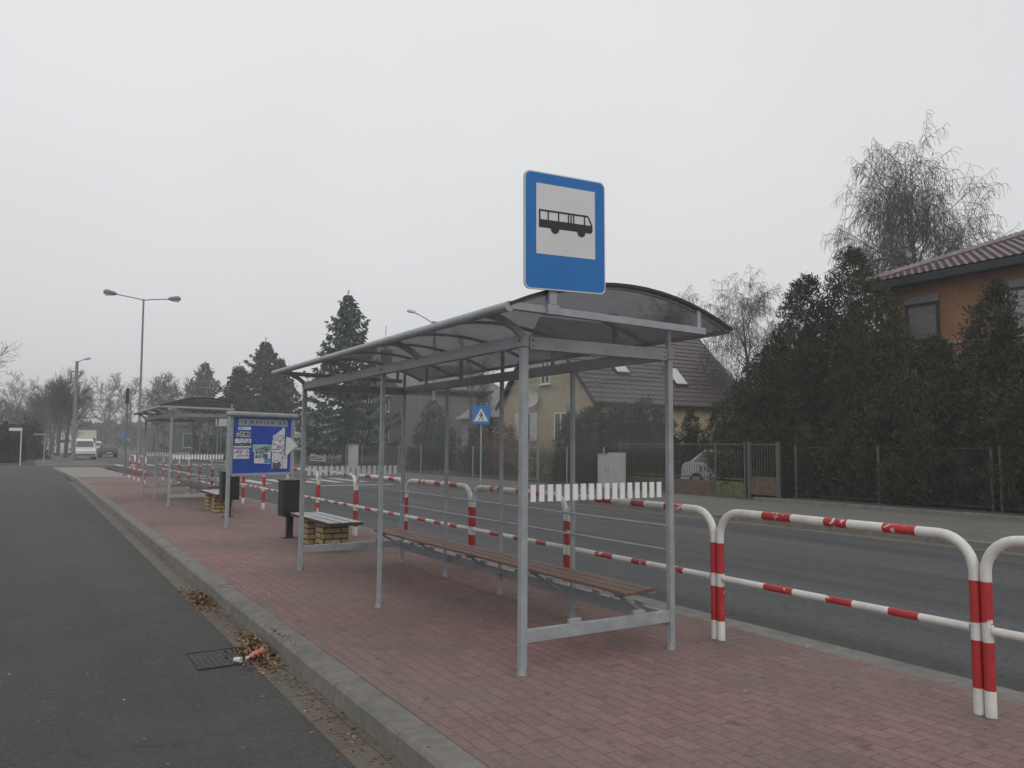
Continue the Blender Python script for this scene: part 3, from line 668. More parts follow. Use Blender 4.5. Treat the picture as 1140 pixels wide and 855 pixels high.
# ------------------------------------------------------------------ vegetation generators
def rv(s=1): return Vector((R.gauss(0,s),R.gauss(0,s),R.gauss(0,s)))
def grow(T,C,p,d,Ln,r,lv,P):
    n=P['seg'][lv]; step=Ln/n; pts=[p.copy()]; rs=[r]; q=p.copy(); d=d.normalized()
    tgt=T if lv<P['trunklv'] else C
    kids=[]
    for i in range(n):
        d=(d+rv(P['wob'][lv])+Vector((0,0,P['trop'][lv]))).normalized(); q=q+d*step; pts.append(q.copy()); rs.append(max(r*(1-(i+1)/n*(P['tap'][lv])),P['rmin']))
        f=(i+1)/n
        kids.append((q.copy(),d.copy(),rs[-1],f))
    tgt.tube(pts,rs,P['sides'][lv],cap=False)
    if lv+1<len(P['seg']):
        nk=P['kids'][lv]; s0=P['start'][lv]
        for j in range(nk):
            f=s0+(1-s0)*(j+R.random())/nk; i=min(n-1,max(0,int(f*n))); a=kids[i]; b0=pts[i]; fr=f*n-i; pos=b0.lerp(a[0],min(1,max(0,fr)))
            dd=a[1]; ax=dd.orthogonal().normalized(); ax=Matrix.Rotation(R.uniform(0,2*PI),3,dd)@ax
            an=math.radians(R.uniform(*P['ang'][lv])); nd=(dd*math.cos(an)+ax*math.sin(an))
            ln=Ln*R.uniform(*P['len'][lv])*(1.05-P['lf'][lv]*f); grow(T,C,pos,nd,ln,max(P['rmin'],a[2]*P['rk'][lv]),lv+1,P)
BIRCH=dict(seg=[9,8,7,6],wob=[.035,.10,.15,.10],trop=[.02,.035,-.05,-.42],tap=[.9,.85,.8,.5],sides=[9,6,4,3],kids=[30,15,13],start=[.25,.15,.1],ang=[(35,68),(25,60),(30,85)],len=[(.40,.52),(.32,.5),(.35,.7)],lf=[.52,.3,.3],rk=[.5,.45,.4],rmin=.007,trunklv=2)
BARE=dict(seg=[6,6,5,4],wob=[.05,.12,.14,.15],trop=[.05,.1,.07,.05],tap=[.75,.8,.8,.6],sides=[8,5,3,3],kids=[12,9,9],start=[.28,.2,.15],ang=[(30,60),(25,55),(25,60)],len=[(.42,.6),(.4,.6),(.4,.7)],lf=[.4,.3,.3],rk=[.55,.5,.5],rmin=.009,trunklv=2)
LIME=dict(seg=[5,5,5,4],wob=[.04,.12,.08,.06],trop=[.05,.05,.12,.1],tap=[.5,.6,.7,.6],sides=[8,5,3,3],kids=[12,14,10],start=[.5,.2,.1],ang=[(40,85),(25,80),(15,45)],len=[(.38,.5),(.5,.8),(.5,.8)],lf=[.3,.2,.2],rk=[.5,.3,.6],rmin=.018,trunklv=2)
def baretree(name,lab,loc,h,P,seed,r=.2,cat='tree',group=None,bark='bark',twig='twig',**ov):
    R.seed(seed); P=dict(P); P.update(ov)
    t=thing(name,lab,cat,loc,group); T=B();C=B(); l=Vector(loc)
    grow(T,C,l.copy(),Vector((0,0,1)),h,r,0,P)
    T.build('trunk',M[bark],t,smooth=True); C.build('crown',M[twig],t); return t
def leafquad(b,p,d,w,l,side=None):
    d=d.normalized(); s=d.cross(rv()).normalized() if side is None else side
    b.face([p-s*w*.5,p+s*w*.35+d*l*.15,p+d*l,p-s*w*.45+d*l*.7])
def conecrown(name,lab,loc,h,rad,n,seed,m='thuja',cat='tree',group=None,prof=None,z0=.0,ls=(.05,.13),lump=.3,up=.9,core=.7,trunk=True,csz=2.0):
    """dense evergreen: leaf sprays through the outer shell of a lumpy cone over an inner mass"""
    R.seed(seed); t=thing(name,lab,cat,loc,group); l=Vector(loc)
    prof=prof or (lambda f:(1-f)**.75*(.55+.45*min(1,f*6)))
    off=Vector((seed*3.1,seed*1.7,0))
    def rad_at(f,a):
        v=Vector((math.cos(a)*1.3,math.sin(a)*1.3,f*h*.55))+off
        return rad*prof(f)*(1+lump*mn.noise(v*1.1)*1.6+lump*.7*mn.noise(v*3.1))
    b=B(); na,nz=22,16; base=len(b.v)
    for i in range(nz+1):
        f=i/nz*.97
        for j in range(na):
            a=2*PI*j/na; r=rad_at(min(1,f*1.12),a)*core*.93; b.v.append((l.x+math.cos(a)*r,l.y+math.sin(a)*r,l.z+z0+f*(h-z0)*.88))
    for i in range(nz):
        for j in range(na):
            b.f.append((i*na+j,i*na+(j+1)%na,(i+1)*na+(j+1)%na,(i+1)*na+j)); b.m.append(0)
    nc=max(40,n//26); cs_=ls[1]*csz
    q=0
    while q<nc:
        f=R.random()**1.1; a=R.uniform(0,2*PI); rr_=rad_at(f,a)
        if R.random()>max(.22,rr_/rad/1.0): continue
        k=max(.05,1-abs(R.gauss(0,.14+.42*f*f))); k=k if R.random()<.9 else R.uniform(1,1.16)
        c=Vector((l.x+math.cos(a)*rr_*k,l.y+math.sin(a)*rr_*k,l.z+z0+f*(h-z0)))
        o=Vector((math.cos(a),math.sin(a),.55)).normalized(); cr_=cs_*R.uniform(.5,1.25)
        for _ in range(26):
            v=rv(); v.normalize()
            if v.dot(o)<-.5: v=-v
            p=c+v*cr_*R.uniform(.3,1.0); s=R.uniform(*ls)
            leafquad(b,p,v+Vector((0,0,up*.7))+rv(.45),s*.62,s*1.25)
        q+=1
    b.build('crown',M[m],t)
    if trunk: B().tube([l,l+Vector((0,0,h*.5))],[.1,.05],7).build('trunk',M['bark'],t)
    return t
def spruce(name,lab,loc,h,rad,seed,m='spruce',dens=1.0,group=None,clear=.12,ls=1.0,gap=.25):
    R.seed(seed); t=thing(name,lab,'tree',loc,group); l=Vector(loc); T=B(); C=B()
    T.tube([l,l+Vector((0,0,h*.5)),l+Vector((0,0,h))],[h*.018,h*.01,.02],8)
    z=clear*h
    while z<h*.985:
        f=z/h; Lb=rad*((1-f)**.8)*R.uniform(.8,1.12)
        nb=int(5+4*(1-f))
        a0=R.uniform(0,PI)
        for k in range(nb):
            a=a0+2*PI*k/nb+R.uniform(-.25,.25); ll=Lb*R.uniform(.65,1.15); out=Vector((math.cos(a),math.sin(a),0))
            pts=[]; ns=6
            for i in range(ns+1):
                s=i/ns; zz=z+ll*(-.42*s+.40*s*s*s+.30*f*s) ; pts.append(l+out*(ll*s)+Vector((0,0,zz)))
            T.tube(pts,[.035*(1-.8*i/ns) for i in range(ns+1)],3,cap=False)
            cnt=int(ll*20*dens)+5
            for q in range(cnt):
                s=R.random()**.7; i=min(ns-1,int(s*ns)); p=pts[i].lerp(pts[i+1],s*ns-i)
                sd=Vector((-out.y,out.x,0))*R.gauss(0,.10*ll*(1.1-s)+.07)
                p=p+sd+Vector((0,0,R.uniform(-.22,.05)))
                dd=out*.5+sd.normalized()*.6*(1 if sd.length>0 else 0)+Vector((0,0,R.uniform(-1.1,.1)))
                w=R.uniform(.1,.2)*ls; leafquad(C,p,dd,w,w*2.1)
        z+=gap*1.7*R.uniform(.8,1.2)*(1.4-.8*f)*max(.8,h/12)
    for q in range(12): leafquad(C,l+Vector((0,0,h*(.96+.04*R.random()))),Vector((R.gauss(0,.4),R.gauss(0,.4),1)),.06,.25)
    T.build('trunk',M['bark'],t); C.build('crown',M[m],t); return t
# birches
BB=dict(BIRCH)
baretree('birch_tree','large bare weeping birch behind the orange block house roof','' or (34,20.2,0),12.5,BB,8,.34,bark='birchbark',start=[.42,.12,.1],len=[(.36,.45),(.34,.5),(.35,.7)],lf=[.36,.3,.3],kids=[40,19,14],ang=[(32,66),(25,60),(30,85)],wob=[.012,.08,.13,.10],trop=[.02,.015,-.04,-.42],rmin=.0068)
baretree('birch_tree','bare weeping birch right behind the brown roofed house, beside the dark conifers',(36,32.0,0),9.6,BB,9,.24,bark='birchbark',kids=[30,14,12],len=[(.45,.56),(.34,.5),(.35,.7)])
baretree('birch_tree','bare weeping birch whose top shows just above the near shelter roof edge',(38,39.5,0),10.6,BB,12,.24,bark='birchbark',kids=[26,13,12],len=[(.45,.56),(.34,.5),(.35,.7)])
baretree('birch_tree','pale birch twigs glimpsed at the far right above the tiled roof',(40,12.6,0),13.0,BB,15,.22,bark='birchbark',kids=[18,10,9])
baretree('bare_tree','bare garden tree seen through the shelter left of the ochre gable',(27,50,0),7.2,BARE,18,.2)
# spruces
spruce('spruce_tree','tallest blue grey spruce rising over the far end of the near shelter roof',(20,56.6,0),13.1,4.9,21,dens=1.6)
spruce('spruce_tree','dark spruce rising behind the right side of the notice board, taller twin top',(21,85,0),12.8,5.8,22,'sprucef',1.2,ls=1.3)
spruce('spruce_tree','lower dark spruce leaning beside the taller twin left of the blue grey spruce',(21.2,80.0,0),10.3,5.2,23,'sprucef',1.1,ls=1.3)
spruce('spruce_tree','small dark spruce seen between the twin spruces and the notice board, left of them',(19.0,88,0),10.2,4.6,29,'sprucef',1.1,ls=1.3)
spruce('spruce_tree','distant pointed spruce above the farther shelter roof',(22,125,0),14.0,6.5,24,'sprucef',.6,ls=1.6)
# ------------------------------------------------------------------ evergreen screen before the orange house
gname='tall dark evergreens behind the right hand fence'
for i,(x,y,h,r_,m,lab) in enumerate([(21.6,18.3,4.9,2.3,'thuja','low broad evergreen at the left end of the tall evergreen screen'),
 (21.6,16.8,7.1,2.3,'thuja','pointed dark evergreen with ragged top left of the tallest evergreen'),
 (21.8,15.2,7.65,2.6,'thuja','tallest dark evergreen of the screen, left of the orange house'),
 (21.4,13.7,5.1,2.1,'thujab','brownish evergreen just under the first window of the orange house'),
 (21.1,12.3,4.5,2.0,'thuja','short evergreen between the two windows of the orange house'),
 (21.1,10.6,5.75,1.5,'thuja','neat cone shaped evergreen in front of the second orange house window'),
 (20.9,9.1,5.1,2.0,'thujab','dark evergreen cut off by the right photo edge behind the fence'),
 (20.8,7.2,5.2,1.8,'thuja','dark evergreen standing outside the right photo edge')]):
    conecrown('evergreen_tree',lab,(x,y,0),h,r_,(64000 if i in (1,2) else 40000) if i<7 else 8000,40+i,m,group=gname,ls=(.035,.095),lump=.42,prof=lambda f:(1-f)**.62*(.75+.25*min(1,f*5)),core=.62,csz=2.6)
for i,(y,h) in enumerate([(17.2,2.7),(15.9,3.0),(14.7,2.6),(13.5,3.0),(12.3,2.8),(11.1,2.9),(9.9,2.8),(8.7,2.8)]):
    conecrown('evergreen_shrub','dark low evergreen filling the gap behind the right hand fence',(20.3,y,0),h,1.0,5000,60+i,'thuja','shrub','dark low evergreens behind the right hand fence',prof=lambda f:(1-f**2.6)**.6,ls=(.05,.11),trunk=False)
# thuja hedge columns between house and cabinet
for i in range(7):
    y=22.4+i*.95; h=[2.9,3.35,3.1,3.0,3.2,3.1,2.95][i]
    conecrown('thuja_column','dark thuja column of the hedge behind the white cabinet',(20.2+.1*(i%2),y,0),h,.78,10000,80+i,'thuja','hedge plant','thuja columns behind the white cabinet',prof=lambda f:(1-f)**.42*(.8+.2*min(1,f*5)),ls=(.04,.1),trunk=False,lump=.2)
for i,(x,y,h,lab) in enumerate([(22.6,23.2,3.0,'small pointed conifer beside the near shelter back post'),(22.8,21.9,3.2,'small pointed conifer second from the shelter post, before the beige wall'),(22.9,20.6,3.3,'widest small conifer before the beige house wall'),(22.4,19.4,2.6,'lowest small conifer of the row, nearest the tall evergreens')]):
    conecrown('small_conifer',lab,(x,y,0),h,.95,12000,95+i,'thuja','conifer','small conifers behind the car',prof=lambda f:(1-f)**.7,ls=(.03,.08),trunk=False,csz=2.4)
conecrown('round_conifer','bushy conifer seen through the shelter glass left of the crossing sign',(21.5,44.6,0),4.1,1.5,8000,101,'sprucef','conifer',ls=(.08,.16),prof=lambda f:(1-f)**.55)
conecrown('round_conifer','narrow conifer directly left of the pedestrian crossing sign',(22.5,40.2,0),4.2,.8,4500,102,'thuja','conifer',ls=(.08,.16))
conecrown('garden_bush','dark garden bush behind the wire fence below the crossing sign',(21.5,37.4,0),2.9,1.5,5000,103,'thujab','shrub',prof=lambda f:(1-f*f)**.5,ls=(.08,.15),trunk=False)
SH=dict(seg=[3,5,4],wob=[.1,.12,.15],trop=[.05,.06,.02],tap=[.5,.7,.6],sides=[5,3,3],kids=[26,9],start=[.02,.15],ang=[(10,60),(20,60)],len=[(1.2,2.2),(.35,.7)],lf=[.1,.3],rk=[.5,.6],rmin=.006,trunklv=1)
for i,(x,y,h,tw,lab) in enumerate([(20.2,32.6,1.0,'twigr','reddish bare shrub in front of the left side of the ochre gable'),(20.0,34.4,.9,'twigr','dark bare shrub behind the wire fence gate'),(19.6,28.9,.7,'shrub','pale dry shrub behind the wire fence under the house corner'),(19.8,31.6,.6,'shrub','pale feathery shrub behind the wire fence left of the near post'),(20.0,18.7,.55,'twig','dark twiggy shrub half hiding the parked car behind the barred fence'),(22.2,17.9,1.3,'twigr','thin reddish bare shrub before the beige wall'),(19.9,30.2,.5,'twig','low twiggy shrub under the shuttered window')]):
    baretree('bare_shrub',lab,(x,y,0),h,SH,120+i,.04,'shrub',twig=tw,bark=tw)
# ------------------------------------------------------------------ fences
t=thing('panel_fence','rusty barred fence on brown and mossy concrete panels before the parked car','fence',(18.8,19,0))
FX=18.8
for y in (23.0,20.35,18.2,16.98): B().box(FX-.03,FX+.03,y-.03,y+.03,0,1.68).build('post',M['fence'],t)
for (ya,yb,mm) in ((20.4,22.97,'basered'),(18.25,20.3,'basered'),(17.03,18.15,'basegreen')):
    B().box(FX-.04,FX+.04,ya,yb,0,.46).build('base_panel',M[mm],t,bev=.01)
    b=B().box(FX-.02,FX+.02,ya,yb,1.6,1.64); b.box(FX-.02,FX+.02,ya,yb,.52,.56)
    n=int((yb-ya)/.11)
    for k in range(1,n): y=ya+(yb-ya)*k/n; b.box(FX-.006,FX+.006,y-.007,y+.007,.561,1.599)
    b.build('bar_panel',M['fence'],t)
t=thing('garden_gate','narrow barred garden gate with a brown lower panel between two posts','gate',(18.8,16.3,0))
for y in (16.82,15.72,): B().box(FX-.04,FX+.04,y-.04,y+.04,0,1.7).build('post',M['fence'],t)
b=B().box(FX-.02,FX+.02,15.8,16.75,1.6,1.64); b.box(FX-.02,FX+.02,15.8,16.75,.6,.64); b.box(FX-.021,FX+.021,15.77,15.8,.08,1.64); b.box(FX-.021,FX+.021,16.75,16.78,.08,1.64)
for k in range(1,9): y=15.8+.95*k/9; b.box(FX-.006,FX+.006,y-.007,y+.007,.641,1.599)
b.build('gate_leaf',M['fence'],t); B().box(FX-.012,FX+.012,15.81,16.74,.1,.59).build('lower_panel',M['basered'],t); B().box(FX-.06,FX-.02,15.84,15.95,.98,1.02).build('handle',M['iron'],t)
t=thing('mesh_fence','dark green mesh fence in front of the tall evergreens','fence',(19.3,5,0))
ys=[15.5,12.85,9.95,9.75,7,4,1,-2]
for y in ys: B().tube([(19.3,y,0),(19.3,y,1.6)],.035,8).build('post',M['fence'],t)
for a_,b_ in zip(ys,ys[1:]):
    if a_-b_<.5: continue
    b=B().box(19.285,19.315,b_+.04,a_-.04,1.52,1.55); b.box(19.285,19.315,b_+.04,a_-.04,.14,.17)
    y=b_+.1
    while y<a_-.05: b.box(19.297,19.303,y-.003,y+.003,.171,1.519); y+=.06
    for z in (.4,.62,.84,1.06,1.28): b.box(19.303,19.308,b_+.04,a_-.04,z,z+.006)
    b.build('mesh_panel',M['fencegreen'],t)
t=thing('wire_fence','pale chain link fence on thin posts along the far pavement','fence',(18.5,40,0))
ys=[23.6,26.0,28.1,29.0,31.3,33.9,36.9,39.9,43,46,49,52,55,58,61,64,67,70]
for y in ys: B().tube([(18.5,y,0),(18.5,y,1.5)],.035,8).build('post',M['fpost'],t)
for a_,b_ in zip(ys,ys[1:]):
    if a_==28.1: continue
    b=B(); st=.14; hh=1.36
    y=a_-hh
    while y<b_:
        for s in (1,-1):
            p0=[y,.06] ; p1=[y+hh,.06+hh]
            lo=max(0,(a_-p0[0])/hh); hi=min(1,(b_-p0[0])/hh)
            if hi>lo:
                za,zb=.06+lo*hh,.06+hi*hh
                if s<0: za,zb=.06+hh-lo*hh,.06+hh-hi*hh
                b.tube([(18.5,y+lo*hh,za),(18.5,y+hi*hh,zb)],.0045,3,cap=False)
        y+=st
    b.tube([(18.5,a_,1.43),(18.5,b_,1.43)],.004,4)
    b.build('mesh_panel',M['wire'],t)
t=thing('wire_gate','small wire gate with a diagonal brace in the chain link fence','gate',(18.5,28.5,0))
b=B()
for p_,q_ in (((18.5,28.2,.1),(18.5,28.2,1.45)),((18.5,28.9,.1),(18.5,28.9,1.45)),((18.5,28.2,.1),(18.5,28.9,.1)),((18.5,28.2,1.45),(18.5,28.9,1.45)),((18.5,28.9,.1),(18.5,28.2,1.0)),((18.5,28.2,1.0),(18.5,28.9,1.0))): b.tube([p_,q_],.02,6)
b.build('gate_frame',M['fpost'],t)
# cabinet
t=thing('utility_cabinet','white grey utility cabinet at the fence seen below the shelter glass','cabinet',(18.2,22.8,0))
B().box(18.05,18.45,22.85,23.4,.0,1.22).build('body',M['cabinet'],t,bev=.01); B().box(18.1,18.45,22.25,22.845,0,1.3).build('side_cabinet',M['cabinet'],t,bev=.01)
B().box(18.03,18.47,22.83,23.42,1.22,1.26).build('lid',M['signgrey'],t); B().box(18.043,18.049,22.9,23.35,.15,1.15).build('door',M['cabinet'],t); B().box(18.035,18.043,22.93,22.95,.6,.72).build('handle',M['iron'],t)
t=thing('gate_pillar','pale square stone pillar beside the spruce trunk','pillar',(17.9,48.2,0)); B().box(17.7,18.1,48.6,49.4,0,1.5).build('shaft',M['cabinet'],t,bev=.02); B().box(17.65,18.15,48.55,49.45,1.501,1.58).build('cap',M['lintel'],t)
t=thing('advert_banner','white advertising banner with an orange picture tied to the far fence','banner',(18.3,57,0))
B().box(18.2,18.22,55.5,59.2,.3,1.36).build('sheet',M['signwhite'],t); B().box(18.19,18.199,55.9,57.3,.8,1.26).build('orange_picture',M['orange'],t)
b=B()
for (a_,b_,z) in ((58,59,1.1),(57.9,59,.9),(57.5,59,.55),(56,59,.4)): b.box(18.19,18.199,a_,b_,z,z+.08)
b.build('print',M['ink'],t)
t=thing('information_board','pale board with rows of text behind the right post of the notice board','notice board',(17.9,61.5,0))
B().box(17.85,17.95,59.6,63.6,1.1,3.5).build('panel',M['signgrey'],t)
b=B()
for k in range(6): b.box(17.84,17.849,59.9,63.2,1.35+k*.34,1.5+k*.34)
b.build('print',M['signwhite'],t)
for y in (59.8,63.3): B().box(17.951,18.05,y,y+.1,0,3.3).build('post',M['fence'],t)
# shield shaped board with white strip behind far shelter
t=thing('shield_board','pale rounded shield shaped board hanging under a long white strip','board',(14.6,66,0))
def sb(u,v,w): return (14.6+u,66.0+w,v)
B().prism([(-.9,2.9),(.75,2.9),(.75,1.5),(.6,1.05),(.2,.85),(-.3,.85),(-.7,1.05),(-.9,1.5)],sb,0,.06).build('panel',M['dish'],t)
B().box(12.6,17.0,66.06,66.14,2.95,3.55).build('strip',M['signwhite'],t)
for x in (13.0,16.6): B().box(x,x+.08,66.15,66.23,0,3.5).build('post',M['lamp'],t)
# ------------------------------------------------------------------ roofs with modelled tile courses
def tileroof(name,p0,eu,ev,Lu,Lv,mt,parent,cu=.3,cv=.36,amp=.03,step=.03,clip=None,skew=0,sub=6,thick=.12,ribw=None,ribk=None):
    """corrugated roof plane: p0 eave corner, eu along eave, ev up the slope"""
    eu=Vector(eu).normalized(); ev=Vector(ev).normalized(); n=eu.cross(ev).normalized()
    if n.z<0: n=-n
    b=B(); nu=int(Lu/cu*sub); nv=int(Lv/cv)
    p0=Vector(p0)
    def H(u): 
        x=(u/cu)%1.0
        return amp*(abs(math.sin(PI*x))**.7)
    for j in range(nv):
        v0=j*Lv/nv; v1=(j+1)*Lv/nv
        for i in range(nu):
            u0=i*Lu/nu; u1=(i+1)*Lu/nu
            if clip and not clip((u0+u1)/2,(v0+v1)/2): continue
            s0=skew*v0; s1=skew*v1
            q=[p0+eu*u0+ev*v0+n*(H(u0+s0)+step),p0+eu*u1+ev*v0+n*(H(u1+s0)+step),p0+eu*u1+ev*v1+n*(H(u1+s1)),p0+eu*u0+ev*v1+n*H(u0+s1)]
            b.face(q); b.face([p0+eu*u0+ev*v0+n*H(u0+s0),p0+eu*u1+ev*v0+n*H(u1+s0),q[1],q[0]])
    return b.build(name,mt,parent)
def window(par,face,a0,a1,z0,z1,x,frame='frame_w',pane='pane',sill=True,fw_=.07,name='window',mull=True,depth=.1):
    """window in a wall facing -X (face='x', a is y) or -Y (face='y', a is x)"""
    def bx(b,u0,u1,v0,v1,w0,w1):
        if face=='x': b.box(x-w1,x-w0,u0,u1,v0,v1)
        else: b.box(u0,u1,x-w1,x-w0,v0,v1)
    b=B(); bx(b,a0,a1,z0,z0+fw_,.002,.05); bx(b,a0,a1,z1-fw_,z1,.002,.05); bx(b,a0,a0+fw_,z0+fw_,z1-fw_,.002,.05); bx(b,a1-fw_,a1,z0+fw_,z1-fw_,.002,.05)
    if mull: m_=(a0+a1)/2; bx(b,m_-fw_*.6,m_+fw_*.6,z0+fw_,z1-fw_,.002,.045)
    f=b.build(name,M[frame],par)
    b=B(); bx(b,a0+fw_,a1-fw_,z0+fw_,z1-fw_,.004,.015); b.build('pane',M[pane],f)
    if sill: b=B(); bx(b,a0-.1,a1+.1,z0-.06,z0-.003,0.001,.16); b.build('sill',M['frame_w'],f)
    return f
# ochre house
t=thing('ochre_house','ochre rendered house with steep brown tiled roof, satellite dish and shuttered window','house',(29.5,36.5,0))
GX=24.5; ya,yb=32.0,41.2; ym=(ya+yb)/2; EZ=4.05; RZ_=EZ+(yb-ya)/2*1.02; HX=35.65
b=B(); b.prism([(ya,0),(yb,0),(yb,EZ),(ym,RZ_-.15),(ya,EZ)],lambda u,v,w:(w,u,v),GX,HX); wl=b.build('wall',M['wallyellow'],t)
sl=Vector((0,1,1.02)).normalized()
Lv=(yb-ya)/2/sl.y+.45
tileroof('roof',(GX-.25,ya-.35,EZ-.28),(1,0,0),(0,1,1.02),HX-GX+.6,Lv,M['tile'],t,cu=.3,cv=.36,amp=.035,step=.035,sub=5)
tileroof('roof',(GX-.25,yb+.35,EZ-.28),(1,0,0),(0,-1,1.02),HX-GX+.6,Lv,M['tile'],t,cu=.6,cv=.6,amp=.035,step=.035,sub=3)
b=B()
for xx in (GX-.27,HX+.33):
    for s,y_ in ((1,ya),(-1,yb)): b.bar((xx,y_-s*.38,EZ-.36),(xx,ym,RZ_-.0),.05,.2,up=(0,0,1))
b.box(GX-.2,HX+.3,ya-.42,ya-.36,EZ-.42,EZ-.22); b.build('eave_board',M['eave'],t)
b=B().box(GX-.25,HX+.35,ya-.36,ya-.01,EZ-.40,EZ-.37); b.build('soffit',M['lintel'],t)
B().tube([(GX-.25,ya-.47,EZ-.3),(HX+.35,ya-.47,EZ-.3)],.06,8).build('gutter',M['frame_d'],t)
window(t,'x',36.05,36.95,4.98,6.45,GX,name='window')
f=window(t,'x',34.35,35.6,1.75,3.35,GX)
# closed shutters
f=B().box(GX-.06,GX-.002,37.35,39.55,1.85,3.4).build('window',M['frame_w'],t)
for (a_,b_) in ((37.32,37.98),(38.95,39.6)): B().box(GX-.1,GX-.061,a_,b_,1.82,3.42).build('shutter',M['shutter'],f)
B().box(GX-.07,GX-.061,38.0,38.93,1.9,3.36).build('pane',M['pane'],f)
B().box(GX-.06,GX-.005,34.3,34.38,0,3.8).build('downpipe',M['lintel'],t)
# dish
b=B(); dc=Vector((GX-.55,37.25,4.2)); dn=Vector((-.75,-.6,.28)).normalized(); du=dn.orthogonal().normalized(); dv=dn.cross(du)
rings=6; na=24
for i in range(rings+1):
    r_=.5*i/rings
    for j in range(na): a=2*PI*j/na; q=dc+du*math.cos(a)*r_+dv*math.sin(a)*r_+dn*(.12*(r_/.5)**2-.12); b.v.append(tuple(q))
for i in range(rings):
    for j in range(na): b.f.append((i*na+j,i*na+(j+1)%na,(i+1)*na+(j+1)%na,(i+1)*na+j)); b.m.append(0)
ds=b.build('satellite_dish',M['dish'],t,smooth=True)
B().tube([dc-dn*.12,(GX+.02,37.4,4.1)],.03,6).tube([dc-dn*.1-Vector((0,0,.4)),dc+dn*.4],.012,5).build('dish_arm',M['lamp'],ds)
# skylights on the slope facing -Y
def slope(x,s,n_=0): # s distance up slope
    nn=Vector((0,-1.02,1)).normalized(); p=Vector((x,ya-.35,EZ-.28))+sl*s+nn*n_; return p
def skyl(x0,x1,s0,s1):
    fr=B(); fr.prism([(x0,s0),(x1,s0),(x1,s1),(x0,s1)],lambda u,v,w:slope(u,v,w),.02,.16); f=fr.build('skylight',M['frame_d'],t)
    B().prism([(x0+.08,s0+.08),(x1-.08,s0+.08),(x1-.08,s1-.08),(x0+.08,s1-.08)],lambda u,v,w:slope(u,v,w),.161,.175).build('pane',M['lens'],f)  # pale pane colour stands in for sky mirrored in the tilted glass
skyl(30.75,31.75,1.6,3.1); skyl(26.9,27.9,2.3,3.0); skyl(27.4,28.2,3.5,4.1)
B().box(29,29.6,36.3,36.9,8.0,9.4).build('chimney',M['wallgrey'],t)
# annex wall glimpsed below: beige
# orange house
t=thing('orange_block_house','unfinished orange block house with red brown tiled roof behind the evergreens','house',(28,9,0))
OX=23.8
B().box(OX,33,-1,15.35,4.78,6.75).build('wall',M['wallorange'],t); B().box(OX,33,-1,15.351,0,4.7).build('lower_wall',M['basered'],t)
B().box(OX-.12,33,-1.1,15.4,4.701,4.779).build('sill_band',M['sill'],t)
def owin(y0,y1,z0,z1):
    f=window(t,'x',y0,y1,z0,z1-.22,OX,'frame_d','panel_l',sill=False,mull=False,fw_=.09)
    B().box(OX-.07,OX-.002,y0-.02,y1+.02,z1-.218,z1).build('roller_shutter_box',M['lintel'],f); return f
owin(13.62,14.72,4.86,6.32); owin(10.0,11.9,4.86,6.35); owin(6.0,7.5,4.86,6.35)
# porch roof patch of red tiles beneath the windows
tileroof('porch_roof',(OX-1.3,15.2,3.75),(0,-1,0),(1,0,.72),14,1.55,M['tiler'],t,cu=.35,cv=.38,amp=.03,step=.03,sub=4)
SK=.63
EZ2=6.93
def hipclip(u,v): return True
tn=.36; cosn=1/math.sqrt(1+tn*tn)
# plane facing the street; hip edge on its far end
def hclip(u,v):
    return u>1.28*v*cosn*1.0
tileroof('roof',(23.25,15.8,EZ2),(0,-1,0),(1,0,tn),17,6.2,M['tiler'],t,cu=.42,cv=.36,amp=.055,step=.03,clip=lambda u,v: u>HIPK*v,skew=-SK*cosn,sub=7) if False else None
HIPK=.55
tileroof('roof',(23.25,15.8,EZ2),(0,-1,0),(1,0,tn),17,5.0,M['tiler'],t,cu=.24,cv=.22,amp=.03,step=.02,clip=lambda u,v: u>HIPK*v,skew=SK*cosn,sub=6)
b=B()
k=0
while k<26:
    v=5.0*k/26; v2=5.0*(k+1)/26
    p1=Vector((23.25,15.8,EZ2))+Vector((0,-1,0))*HIPK*v+Vector((cosn,0,cosn*tn))*v; p2=Vector((23.25,15.8,EZ2))+Vector((0,-1,0))*HIPK*v2+Vector((cosn,0,cosn*tn))*v2
    b.tube([p1+Vector((0,0,.04)),p2+Vector((0,0,.075))],[.1,.13],8); k+=1
b.build('ridge_tiles',M['tiler'],t,smooth=True)
# remaining slopes (plain, behind)
e=5*cosn; top=EZ2+e*tn-.03
b=B(); b.face([(23.25,15.8,EZ2-.02),(23.25+e,15.8-HIPK*5,top),(33,15.8-HIPK*5,top),(33.4,15.8,EZ2-.02)]); b.face([(23.25+e,15.8-HIPK*5,top),(23.25+e,-1.2,top),(33,-1.2,top),(33,15.8-HIPK*5,top)]); b.face([(33.4,15.8,EZ2-.02),(33,15.8-HIPK*5,top),(33,-1.2,top),(33.4,-1.2,EZ2-.02)]); b.build('rear_roof',M['tiler'],t)
b=B().box(23.2,23.28,-1.2,15.84,EZ2-.26,EZ2-.03); b.box(23.29,33.4,15.76,15.84,EZ2-.26,EZ2-.03); b.build('eave_board',M['eave'],t)
B().box(23.285,33.3,-1.2,15.75,EZ2-.2,EZ2-.12).build('soffit',M['eave'],t)
